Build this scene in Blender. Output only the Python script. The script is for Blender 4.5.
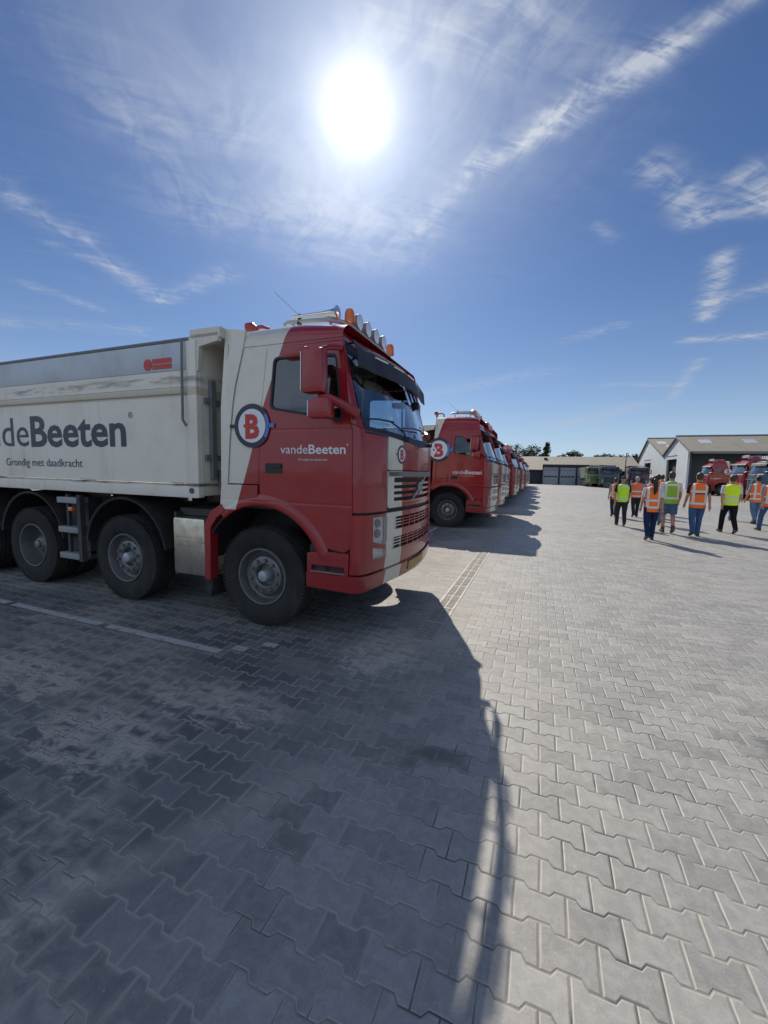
import bpy, bmesh, math, random
from mathutils import Vector, Matrix, geometry
R_ = math.radians
PI = math.pi
random.seed(7)
for o in list(bpy.data.objects): bpy.data.objects.remove(o)
SC = bpy.context.scene
COL = SC.collection

# ------------------------------------------------------------------ camera
cam = bpy.data.cameras.new('camera'); camo = bpy.data.objects.new('camera', cam); COL.objects.link(camo)
RM = ((0.9320164802, -0.0558309389, 0.3580896352), (0.3618129290, 0.0863682476, -0.9282413104), (0.0208970096, 0.9946976587, 0.1006969856))
m4 = Matrix(RM).to_4x4(); m4.translation = (0, 0, 1.62); camo.matrix_world = m4
cam.sensor_fit = 'VERTICAL'; cam.sensor_height = 24.0; cam.lens = 24.0 * 397.66 / 1024.0
cam.clip_start = 0.05; cam.clip_end = 4000
SC.camera = camo
# ------------------------------------------------------------------ sun, sky, exposure
SUN = Vector((-0.33629, 0.69757, 0.63270)).normalized()
EL = math.asin(SUN.z); AZ = math.atan2(SUN.x, SUN.y)
ld = bpy.data.lights.new('sun', 'SUN'); ld.energy = 4.9; ld.angle = R_(0.53); ld.color = (1.0, 0.92, 0.79)
lo = bpy.data.objects.new('sun', ld); COL.objects.link(lo); lo.rotation_euler = SUN.to_track_quat('Z', 'Y').to_euler()
SC.view_settings.view_transform = 'Standard'; SC.view_settings.look = 'None'
SC.view_settings.exposure = 0.0; SC.view_settings.gamma = 1.0
SKY_STRENGTH = 0.07

class X:                                   # small expression builder for shader maths
    def __init__(s, nt, k): s.nt = nt; s.k = k
    def _m(s, op, *a, clamp=False):
        n = s.nt.nodes.new('ShaderNodeMath'); n.operation = op; n.use_clamp = clamp
        for i, v in enumerate(a):
            if isinstance(v, X): s.nt.links.new(v.k, n.inputs[i])
            else: n.inputs[i].default_value = v
        return X(s.nt, n.outputs[0])
    def __add__(s, o): return s._m('ADD', s, o)
    __radd__ = __add__
    def __sub__(s, o): return s._m('SUBTRACT', s, o)
    def __rsub__(s, o): return s._m('SUBTRACT', o, s)
    def __mul__(s, o): return s._m('MULTIPLY', s, o)
    __rmul__ = __mul__
    def __truediv__(s, o): return s._m('DIVIDE', s, o)
    def __rtruediv__(s, o): return s._m('DIVIDE', o, s)
    def abs(s): return s._m('ABSOLUTE', s)
    def round(s): return s._m('FLOOR', s + 0.5)
    def floor(s): return s._m('FLOOR', s)
    def gt(s, o): return s._m('GREATER_THAN', s, o)
    def lt(s, o): return s._m('LESS_THAN', s, o)
    def min(s, o): return s._m('MINIMUM', s, o)
    def max(s, o): return s._m('MAXIMUM', s, o)
    def pow(s, o): return s._m('POWER', s, o)
    def exp(s): return s._m('EXPONENT', s)
    def clamp(s): return s._m('ADD', s, 0.0, clamp=True)
    def sqrt(s): return s._m('SQRT', s)
    def sm(s, a, b):                        # smoothstep a..b
        n = s.nt.nodes.new('ShaderNodeMapRange'); n.interpolation_type = 'SMOOTHSTEP'
        s.nt.links.new(s.k, n.inputs[0]); n.inputs[1].default_value = a; n.inputs[2].default_value = b
        return X(s.nt, n.outputs[0])
def comb(nt, x, y, z):
    n = nt.nodes.new('ShaderNodeCombineXYZ')
    for i, v in enumerate((x, y, z)):
        if isinstance(v, X): nt.links.new(v.k, n.inputs[i])
        else: n.inputs[i].default_value = v
    return n.outputs[0]
def noise(nt, vec, scale, detail=3.0, rough=0.55, dist=0.0):
    n = nt.nodes.new('ShaderNodeTexNoise'); n.inputs['Scale'].default_value = scale
    n.inputs['Detail'].default_value = detail; n.inputs['Roughness'].default_value = rough
    n.inputs['Distortion'].default_value = dist
    nt.links.new(vec, n.inputs['Vector']); return X(nt, n.outputs['Fac'])
def white(nt, vec):
    n = nt.nodes.new('ShaderNodeTexWhiteNoise'); n.noise_dimensions = '3D'; nt.links.new(vec, n.inputs['Vector'])
    return X(nt, n.outputs['Value'])
def mixc(nt, f, a, b, mode='MIX'):
    n = nt.nodes.new('ShaderNodeMix'); n.data_type = 'RGBA'; n.blend_type = mode
    for i, v in ((0, f), (6, a), (7, b)):
        if isinstance(v, X): nt.links.new(v.k, n.inputs[i])
        elif isinstance(v, (int, float)): n.inputs[i].default_value = v
        elif isinstance(v, tuple): n.inputs[i].default_value = (*v, 1)
        else: nt.links.new(v, n.inputs[i])
    return n.outputs[2]

w = bpy.data.worlds.new('World'); SC.world = w; w.use_nodes = True
nt = w.node_tree; nt.nodes.clear()
wo = nt.nodes.new('ShaderNodeOutputWorld'); bg = nt.nodes.new('ShaderNodeBackground')
sky = nt.nodes.new('ShaderNodeTexSky'); sky.sky_type = 'NISHITA'; sky.sun_disc = False
sky.sun_elevation = EL; sky.sun_rotation = AZ
sky.air_density = 1.0; sky.dust_density = 0.35; sky.ozone_density = 2.2
tc = nt.nodes.new('ShaderNodeTexCoord'); sp = nt.nodes.new('ShaderNodeSeparateXYZ'); nt.links.new(tc.outputs['Generated'], sp.inputs[0])
dx, dy, dz = (X(nt, sp.outputs[i]) for i in range(3))
cosA = dx * SUN.x + dy * SUN.y + dz * SUN.z
ang = cosA._m('ARCCOSINE', cosA.min(1.0).max(-1.0)) * (180 / PI)      # degrees from the sun
zz = dz.max(0.03)
px, pyy = dx / zz, dy / zz                                            # cloud sheet overhead
def seg(ax, ay, bx, by, wd):                                          # soft band round a segment of the cloud sheet
    L2 = (bx-ax)**2 + (by-ay)**2
    t = (((px-ax)*(bx-ax) + (pyy-ay)*(by-ay)) / L2).clamp()
    ex = px - (t*(bx-ax)+ax); ey = pyy - (t*(by-ay)+ay)
    d2 = (ex*ex + ey*ey) / (wd*wd)
    return (d2 * -1.0).exp()
def pix(u, v):                                                        # direction seen in the photo -> cloud sheet coordinates
    d = Matrix(RM) @ Vector(((u-384)/397.66, -(v-512)/397.66, -1)); return d.x/d.z, d.y/d.z
pv = comb(nt, px, pyy, 0.0)
def band(u0, v0, u1, v1, wd):
    a = pix(u0, v0); b = pix(u1, v1); return seg(a[0], a[1], b[0], b[1], wd)
wisps = None
for args, k in (((480,165,560,118,.05),.9), ((560,118,660,52,.055),.95), ((660,52,750,-8,.03),.9), ((410,235,480,168,.05),.35),
                ((0,190,80,238,.08),.5), ((30,285,100,310,.06),.35), ((110,262,160,300,.08),.42), ((160,300,228,272,.07),.36), ((55,245,120,270,.04),.3),
                ((655,165,700,215,.055),.75), ((700,215,768,205,.07),.7), ((745,175,790,200,.06),.8), ((725,255,705,320,.05),.85), ((690,340,768,335,.07),.8), ((720,300,780,285,.09),.7),
                ((610,385,680,385,.10),.45), ((570,340,620,325,.08),.3), ((670,400,700,360,.06),.5), ((400,12,500,30,.12),.35),
                ((60,40,200,200,.10),.10), ((130,120,240,130,.10),.2), ((200,215,420,225,.16),.28), ((520,0,600,60,.08),.2), ((600,225,612,240,.03),.3), ((300,255,400,262,.12),.25),
                ((560,425,640,405,.25),.5), ((430,395,540,372,.22),.25), ((0,322,140,330,.12),.25)):
    b_ = band(*args) * k
    wisps = b_ if wisps is None else wisps + b_
# fibrous texture, streaks along one heading with distortion
rot = R_(38)
qa = px*math.cos(rot) + pyy*math.sin(rot); qb = pyy*math.cos(rot) - px*math.sin(rot)
n1 = noise(nt, comb(nt, qa*1.2, qb*4.5, 0.0), 3.2, 8, .62, .9)
n2 = noise(nt, comb(nt, qa*3.5, qb*1.6, 4.0), 2.5, 7, .6, 1.4)
n3 = noise(nt, pv, 0.9, 3, .5, .3)
fib = (n1*0.6 + n2*0.55).sm(.40, .80)
cl = (wisps * (fib*1.35 + .04)).clamp()
veil = (n3.sm(.40, .75) * (n1*.7+n2*.4).sm(.42, .85) * .10)
soft = (band(230,110,300,190,.30) + band(420,40,470,150,.25) + band(330,215,390,240,.2)) * (n2*.25+n3*.5+noise(nt, pv, 2.6, 6, .55, .3)*.5).sm(.42, .90) * .42
cloud = (cl*.78 + veil + soft).clamp() * dz.sm(.02, .12)
# aureole: forward-scattered light in thin high haze round the sun
glow = (ang*ang*(-1/1.2**2)).exp()*12 + (ang*(-1/1.6)).exp()*2.2 + (ang*(-1/7.0)).exp()*.60 + (ang*(-1/16.0)).exp()*.05
skyc = mixc(nt, 1.0, sky.outputs[0], (SKY_STRENGTH,)*3, 'MULTIPLY')
skyc = mixc(nt, 1.0, skyc, (0.47, 0.69, 1.02), 'MULTIPLY')
hz = (dz*(-7.0)).exp()*.85
skyc = mixc(nt, hz.clamp(), skyc, (.62, .76, .88))
cs = (ang*(-1/30.0)).exp()*.5 + .50
cc = mixc(nt, 1.0, (0.80, 0.86, 0.97), comb(nt, cs, cs, cs), 'MULTIPLY')
c1 = mixc(nt, cloud, skyc, cc)
# unseen bright broken cloud behind the viewer, added to lighten the shaded sides
fill_cloud = (dy*-1.0).sm(.10, .55) * dz.sm(.03, .16) * (noise(nt, comb(nt, dx*1.5, dy*1.5, dz*3.0), 1.6, 6, .6, .5).sm(.34, .60)*.8 + .15)
c1 = mixc(nt, fill_cloud.clamp(), c1, (.66, .78, .98))
gl = mixc(nt, 1.0, (1.0, 0.975, 0.90), comb(nt, glow, glow, glow), 'MULTIPLY')
c2 = mixc(nt, 1.0, c1, gl, 'ADD')
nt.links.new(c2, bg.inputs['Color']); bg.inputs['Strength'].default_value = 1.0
nt.links.new(bg.outputs[0], wo.inputs[0])
w.cycles.sampling_method = 'MANUAL'; w.cycles.sample_map_resolution = 1024

# ------------------------------------------------------------------ materials
def mat(name, col, rough=.5, metal=0.0, coat=0.0, spec=.5, emit=None, es=0):
    m = bpy.data.materials.new(name); m.use_nodes = True; b = m.node_tree.nodes['Principled BSDF']
    b.inputs['Base Color'].default_value = (*col, 1); b.inputs['Roughness'].default_value = rough
    b.inputs['Metallic'].default_value = metal; b.inputs['Coat Weight'].default_value = coat
    b.inputs['Coat Roughness'].default_value = .06; b.inputs['Specular IOR Level'].default_value = spec
    if emit: b.inputs['Emission Color'].default_value = (*emit, 1); b.inputs['Emission Strength'].default_value = es
    return m
def bsdf(m): return m.node_tree.nodes['Principled BSDF']
def objpos(nt):
    t = nt.nodes.new('ShaderNodeTexCoord'); s = nt.nodes.new('ShaderNodeSeparateXYZ'); nt.links.new(t.outputs['Object'], s.inputs[0])
    return t.outputs['Object'], X(nt, s.outputs[0]), X(nt, s.outputs[1]), X(nt, s.outputs[2])
def dirty(m, col, dirt=(.16, .13, .10), amt=.35, scale=3.0, low=1.0, bump=0.0, streak=True):
    """subtle dust and wear over a base colour; more of it near the ground"""
    nt = m.node_tree; v, x, y, z = objpos(nt); b = bsdf(m)
    n_ = noise(nt, v, scale, 6, .65)
    f = n_.sm(.42, .78) * amt
    if streak:
        s_ = noise(nt, comb(nt, x*9, y*9, z*.8), 1.2, 4, .6).sm(.5, .8) * (amt*.6)
        f = f + s_
    f = f + (1.0 - z.sm(low*.3, low)) * (amt*.5)
    c = mixc(nt, f.clamp(), col, dirt)
    nt.links.new(c, b.inputs['Base Color'])
    r = b.inputs['Roughness'].default_value
    nt.links.new((n_*.35 + (r - .12)).clamp().k, b.inputs['Roughness'])
    if bump:
        bn = nt.nodes.new('ShaderNodeBump'); bn.inputs['Strength'].default_value = bump; bn.inputs['Distance'].default_value = .003
        nt.links.new(n_.k, bn.inputs['Height']); nt.links.new(bn.outputs[0], b.inputs['Normal'])
    return m
RED = (.30, .008, .014); CREAM = (.66, .62, .53)
def livery(name, shift, band=(-.83, -.50), red=RED, cream=CREAM):
    m = mat(name, red, .34, 0, .4); nt = m.node_tree; v, x, y, z = objpos(nt); b = bsdf(m)
    xb = (z - 1.46)*.335 + (-1.61 + shift)
    side = x.lt(xb) * z.gt(1.2)
    front = x.gt(-.24) * y.gt(band[0]) * y.lt(band[1])
    f = (side + front).clamp()
    base = mixc(nt, f, red, cream)
    d = noise(nt, v, 2.5, 6, .65).sm(.45, .8) * .22 + (1.0 - z.sm(.35, 1.3)) * .18
    st = noise(nt, comb(nt, x*10, y*10, z*.7), 1.1, 3, .6).sm(.55, .8) * .12
    nt.links.new(mixc(nt, (d+st).clamp(), base, (.17, .12, .09)), b.inputs['Base Color'])
    nt.links.new((noise(nt, v, 5, 5, .6)*.22 + .12).clamp().k, b.inputs['Roughness'])
    bn = nt.nodes.new('ShaderNodeBump'); bn.inputs['Strength'].default_value = .35; bn.inputs['Distance'].default_value = .012
    crease = (z-1.30)._m('ABSOLUTE', z-1.30).sm(.0, .02)*.35 + (z-2.0)._m('ABSOLUTE', z-2.0).sm(.0, .018)*.25
    nt.links.new((noise(nt, comb(nt, x, y, z*1.6), 2.2, 2, .4) + crease).k, bn.inputs['Height']); nt.links.new(bn.outputs[0], b.inputs['Normal']); nt.links.new(bn.outputs[0], b.inputs['Coat Normal'])
    return m
M = {}
M['livery'] = livery('livery_paint', 0.0)
M['livery2'] = livery('livery_paint_high', -.56, (-.83, .30))
M['red'] = dirty(mat('red_paint', RED, .36, 0, .5), RED, amt=.22)
M['cream'] = dirty(mat('cream_paint', CREAM, .45, 0, .2), CREAM, (.30, .24, .17), .3)
M['teal'] = dirty(mat('teal_paint', (.02, .07, .10), .35, 0, .5), (.02, .07, .10), amt=.2)
M['navy'] = dirty(mat('navy_paint', (.015, .022, .045), .35, 0, .5), (.015, .022, .045), amt=.2)
M['lime'] = dirty(mat('lime_paint', (.19, .24, .08), .4, 0, .4), (.19, .24, .08), amt=.2)
M['plum'] = dirty(mat('plum_paint', (.07, .02, .07), .35, 0, .5), (.07, .02, .07), amt=.2)
M['black'] = dirty(mat('black_plastic', (.018, .018, .02), .55), (.018, .018, .02), (.10, .09, .08), .3)
M['chassis'] = dirty(mat('chassis_steel', (.03, .03, .033), .6), (.03, .03, .033), (.14, .12, .10), .5)
M['rubber'] = dirty(mat('tyre_rubber', (.014, .014, .015), .75, spec=.3), (.014, .014, .015), (.085, .078, .07), .32, 5, .9)
M['rim'] = dirty(mat('rim_steel', (.22, .225, .24), .42, .6), (.22, .225, .24), (.12, .10, .085), .55, 7)
M['nut'] = dirty(mat('nut_steel', (.10, .10, .11), .5, .6), (.10, .10, .11), amt=.4)
M['alu'] = dirty(mat('aluminium', (.42, .46, .50), .38, .35), (.42, .46, .50), (.25, .22, .19), .25, 2)
M['chrome'] = mat('polished_metal', (.70, .69, .66), .16, 1.0)
M['grey_step'] = dirty(mat('step_aluminium', (.30, .32, .34), .5, .2), (.30, .32, .34), amt=.4)
M['grey'] = dirty(mat('grey_plastic', (.17, .18, .19), .5), (.17, .18, .19), amt=.3)
M['lamp'] = mat('lamp_glass', (.80, .83, .86), .15, .1, 1.0)
M['reflector'] = mat('lamp_reflector', (.90, .91, .93), .35, .3, .5)
M['clear'] = None
M['orange'] = mat('orange_lens', (.85, .20, .02), .2, 0, .8); bsdf(M['orange']).inputs['Transmission Weight'].default_value = .35
M['ink'] = mat('ink_navy', (.030, .032, .055), .45)
M['ink_white'] = mat('lettering_white', (.72, .73, .76), .45)
M['ink_red'] = mat('logo_red', (.50, .04, .03), .45)
M['ink_blue'] = mat('logo_blue', (.06, .22, .55), .45)
M['seat'] = mat('seat_fabric', (.05, .05, .055), .9)
M['plate'] = mat('plate_yellow', (.36, .27, .06), .5)
M['int'] = mat('cab_interior', (.09, .088, .085), .8)
def body_paint():
    m = mat('tipper_paint', CREAM, .5, 0, .15); nt = m.node_tree; v, x, y, z = objpos(nt); b = bsdf(m)
    n_ = noise(nt, v, 2.2, 7, .65)
    st = noise(nt, comb(nt, x*7, y*7, z*.45), 1.0, 5, .65).sm(.48, .80)
    # rust and grime gather on the ledge under the upper boards and on the lower rail
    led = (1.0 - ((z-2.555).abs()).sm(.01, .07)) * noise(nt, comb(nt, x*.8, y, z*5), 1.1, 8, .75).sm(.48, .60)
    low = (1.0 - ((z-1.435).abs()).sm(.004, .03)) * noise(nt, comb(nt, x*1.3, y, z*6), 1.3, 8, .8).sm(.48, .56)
    band = (1.0 - ((z-2.42).abs()).sm(.035, .05))
    c = mixc(nt, (n_.sm(.45,.8)*.28 + st*.30).clamp(), (.72,.68,.59), (.36,.29,.20))
    c = mixc(nt, band*.55, c, (.38,.32,.20))
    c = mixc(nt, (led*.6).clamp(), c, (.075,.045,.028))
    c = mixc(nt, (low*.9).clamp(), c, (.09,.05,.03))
    nt.links.new(c, b.inputs['Base Color'])
    bn = nt.nodes.new('ShaderNodeBump'); bn.inputs['Strength'].default_value = .25; bn.inputs['Distance'].default_value = .012
    nt.links.new((noise(nt, comb(nt, x, y, z*1.3), 1.6, 2, .4)).k, bn.inputs['Height']); nt.links.new(bn.outputs[0], b.inputs['Normal'])
    return m
M['body'] = body_paint()
def glass(name, tint, base=.03, rough=.02):
    m = bpy.data.materials.new(name); m.use_nodes = True; nt = m.node_tree; nt.nodes.clear()
    o = nt.nodes.new('ShaderNodeOutputMaterial'); mx = nt.nodes.new('ShaderNodeMixShader'); t = nt.nodes.new('ShaderNodeBsdfTransparent')
    g = nt.nodes.new('ShaderNodeBsdfGlossy'); g.inputs['Roughness'].default_value = rough; g.inputs['Color'].default_value = (.9,.95,1,1)
    t.inputs['Color'].default_value = (*tint, 1); fr = nt.nodes.new('ShaderNodeFresnel'); fr.inputs['IOR'].default_value = 1.5
    f = X(nt, fr.outputs[0]) * 1.2 + base
    nt.links.new(f.clamp().k, mx.inputs[0]); nt.links.new(t.outputs[0], mx.inputs[1]); nt.links.new(g.outputs[0], mx.inputs[2]); nt.links.new(mx.outputs[0], o.inputs[0])
    return m
M['glass'] = glass('window_glass', (.62, .74, .78))
M['clear'] = glass('lamp_cover', (.97, .98, .99), .06)
M['dark_glass'] = glass('dark_window_glass', (.36, .46, .56), .05)

# ------------------------------------------------------------------ mesh helpers
class MB:
    def __init__(s): s.v = []; s.f = []
    def add(s, vs, fs):
        o = len(s.v); s.v += [tuple(v) for v in vs]; s.f += [tuple(i+o for i in f) for f in fs]; return s
    def box(s, x0, x1, y0, y1, z0, z1, bev=0.0, rot=None, piv=None):
        bm = bmesh.new(); bmesh.ops.create_cube(bm, size=1)
        bmesh.ops.transform(bm, matrix=Matrix.Translation(((x0+x1)/2, (y0+y1)/2, (z0+z1)/2)) @ Matrix.Diagonal((abs(x1-x0), abs(y1-y0), abs(z1-z0), 1)), verts=bm.verts)
        if bev: bmesh.ops.bevel(bm, geom=bm.edges[:], offset=bev, segments=2, affect='EDGES', profile=.6)
        if rot: 
            p = Vector(piv or ((x0+x1)/2, (y0+y1)/2, (z0+z1)/2))
            bmesh.ops.transform(bm, matrix=Matrix.Translation(p) @ rot.to_4x4() @ Matrix.Translation(-p), verts=bm.verts)
        s.bm(bm); return s
    def bm(s, bm):
        bm.verts.index_update(); s.add([v.co[:] for v in bm.verts], [[v.index for v in f.verts] for f in bm.faces]); bm.free(); return s
    def tube(s, pts, rad, seg=10, cap=True):
        pts = [Vector(p) for p in pts]; n = len(pts)
        rs = rad if isinstance(rad, (list, tuple)) else [rad]*n
        T = [(pts[min(i+1, n-1)] - pts[max(i-1, 0)]).normalized() for i in range(n)]
        up = Vector((0, 0, 1)) if abs(T[0].z) < .9 else Vector((1, 0, 0)); a = T[0].cross(up).normalized(); vs = []; fs = []
        for i in range(n):
            a = (a - T[i]*a.dot(T[i])).normalized(); b = T[i].cross(a)
            for k in range(seg):
                t = 2*PI*k/seg; vs.append(pts[i] + (a*math.cos(t) + b*math.sin(t))*rs[i])
        for i in range(n-1):
            for k in range(seg): k2 = (k+1) % seg; fs.append((i*seg+k, i*seg+k2, (i+1)*seg+k2, (i+1)*seg+k))
        if cap: fs.append(tuple(range(seg-1, -1, -1))); fs.append(tuple((n-1)*seg+k for k in range(seg)))
        return s.add(vs, fs)
    def lathe(s, prof, c, axis='y', seg=48, sgn=1):
        """prof: (radius, offset along axis)"""
        vs = []; fs = []
        for r, h in prof:
            for k in range(seg):
                t = 2*PI*k/seg; a, b = r*math.cos(t), r*math.sin(t)
                p = {'y': (a, h*sgn, b), 'z': (a, b, h*sgn), 'x': (h*sgn, a, b)}[axis]
                vs.append((c[0]+p[0], c[1]+p[1], c[2]+p[2]))
        for i in range(len(prof)-1):
            for k in range(seg): k2 = (k+1) % seg; fs.append((i*seg+k, i*seg+k2, (i+1)*seg+k2, (i+1)*seg+k))
        return s.add(vs, fs)
    def prism(s, poly, a, b, plane='xz'):
        """polygon in a plane, extruded from a to b along the third axis"""
        n = len(poly)
        def P(p, h): return {'xz': (p[0], h, p[1]), 'yz': (h, p[0], p[1]), 'xy': (p[0], p[1], h)}[plane]
        vs = [P(p, a) for p in poly] + [P(p, b) for p in poly]
        tri = geometry.tessellate_polygon([[Vector((p[0], p[1], 0)) for p in poly]])
        fs = [tuple(t) for t in tri] + [tuple(n+i for i in reversed(t)) for t in tri]
        fs += [(i, (i+1) % n, n+(i+1) % n, n+i) for i in range(n)]
        return s.add(vs, fs)
    def mirror(s):
        s.v = [(x, -y, z) for x, y, z in s.v]; s.f = [tuple(reversed(f)) for f in s.f]; return s
    def build(s, name, m, parent=None, loc=None, ang=35, smooth=True, fixn=True):
        me = bpy.data.meshes.new(name); me.from_pydata(s.v, [], s.f); me.validate(clean_customdata=False)
        if fixn:
            bm = bmesh.new(); bm.from_mesh(me); bmesh.ops.recalc_face_normals(bm, faces=bm.faces); bm.to_mesh(me); bm.free()
        if smooth: me.shade_smooth(); me.set_sharp_from_angle(angle=R_(ang))
        for mm in (m if isinstance(m, (list, tuple)) else [m]): me.materials.append(mm)
        o = bpy.data.objects.new(name, me); COL.objects.link(o)
        if parent: o.parent = parent
        if loc: o.location = loc
        return o
def tag(o, label=None, cat=None, group=None, kind=None):
    if label: o['label'] = label
    if cat: o['category'] = cat
    if group: o['group'] = group
    if kind: o['kind'] = kind
    return o
def empty(name, loc=(0, 0, 0), rz=0, label=None, cat=None, group=None):
    o = bpy.data.objects.new(name, None); COL.objects.link(o); o.location = loc; o.rotation_euler = (0, 0, rz); o.empty_display_size = .2
    return tag(o, label, cat, group)
def kids(o): return [c for c in bpy.data.objects if c.parent == o]
def copy_tree(o, parent=None, swap=None, drop=()):
    c = o.copy(); COL.objects.link(c)
    if parent: c.parent = parent
    if swap and c.data:
        ms = [m.name for m in c.data.materials]
        if any(k in ms for k in swap):
            c.data = c.data.copy()
            for i, k in enumerate(ms):
                if k in swap: c.data.materials[i] = swap[k]
    for ch in kids(o):
        if ch.name.split('.')[0] in drop: continue
        copy_tree(ch, c, swap, drop)
    return c

# lettering with the built-in font, as flat triangles; cap height = 1
_tc = {}
def text_mesh(s, bold=0.0):
    if (s, bold) in _tc: return _tc[(s, bold)]
    cu = bpy.data.curves.new('t', 'FONT'); cu.body = s; cu.offset = bold; cu.resolution_u = 3
    o = bpy.data.objects.new('t', cu); COL.objects.link(o); bpy.context.view_layer.update()
    me = bpy.data.meshes.new_from_object(o.evaluated_get(bpy.context.evaluated_depsgraph_get()))
    vs = [(v.co.x, v.co.y) for v in me.vertices]; fs = [tuple(p.vertices) for p in me.polygons]
    bpy.data.objects.remove(o); bpy.data.meshes.remove(me)
    cap = .73
    vs = [(x/cap, y/cap) for x, y in vs]; x0 = min(v[0] for v in vs); x1 = max(v[0] for v in vs)
    vs = [((x-x0)/(x1-x0), y) for x, y in vs]
    _tc[(s, bold)] = (vs, fs); return vs, fs
def lay_text(mb, s, x0, x1, z0, cap, fn, bold=0.0):
    """fn maps (x, z) on the face to a 3D point"""
    vs, fs = text_mesh(s, bold)
    return mb.add([fn(x0 + v[0]*(x1-x0), z0 + v[1]*cap) for v in vs], fs)
def circ(cx, cy, r, n=32, ry=None): return [(cx+r*math.cos(2*PI*k/n), cy+(ry or r)*math.sin(2*PI*k/n)) for k in range(n)]
def rrect(x0, x1, z0, z1, r, n=4):
    out = []
    for cx, cz, a in ((x1-r, z1-r, 0), (x0+r, z1-r, 90), (x0+r, z0+r, 180), (x1-r, z0+r, 270)):
        for k in range(n+1): t = R_(a + 90*k/n); out.append((cx+r*math.cos(t), cz+r*math.sin(t)))
    return out
def rpoly(pts, r, n=4):
    """round the corners of a polygon"""
    out = []; N = len(pts)
    for i in range(N):
        p = Vector(pts[i]); a = (Vector(pts[i-1])-p); b = (Vector(pts[(i+1) % N])-p)
        rr = min(r, a.length*.45, b.length*.45); a = p + a.normalized()*rr; b = p + b.normalized()*rr
        for k in range(n+1):
            t = k/n; out.append(tuple(a*(1-t)**2 + p*2*t*(1-t) + b*t*t))
    return out

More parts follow.
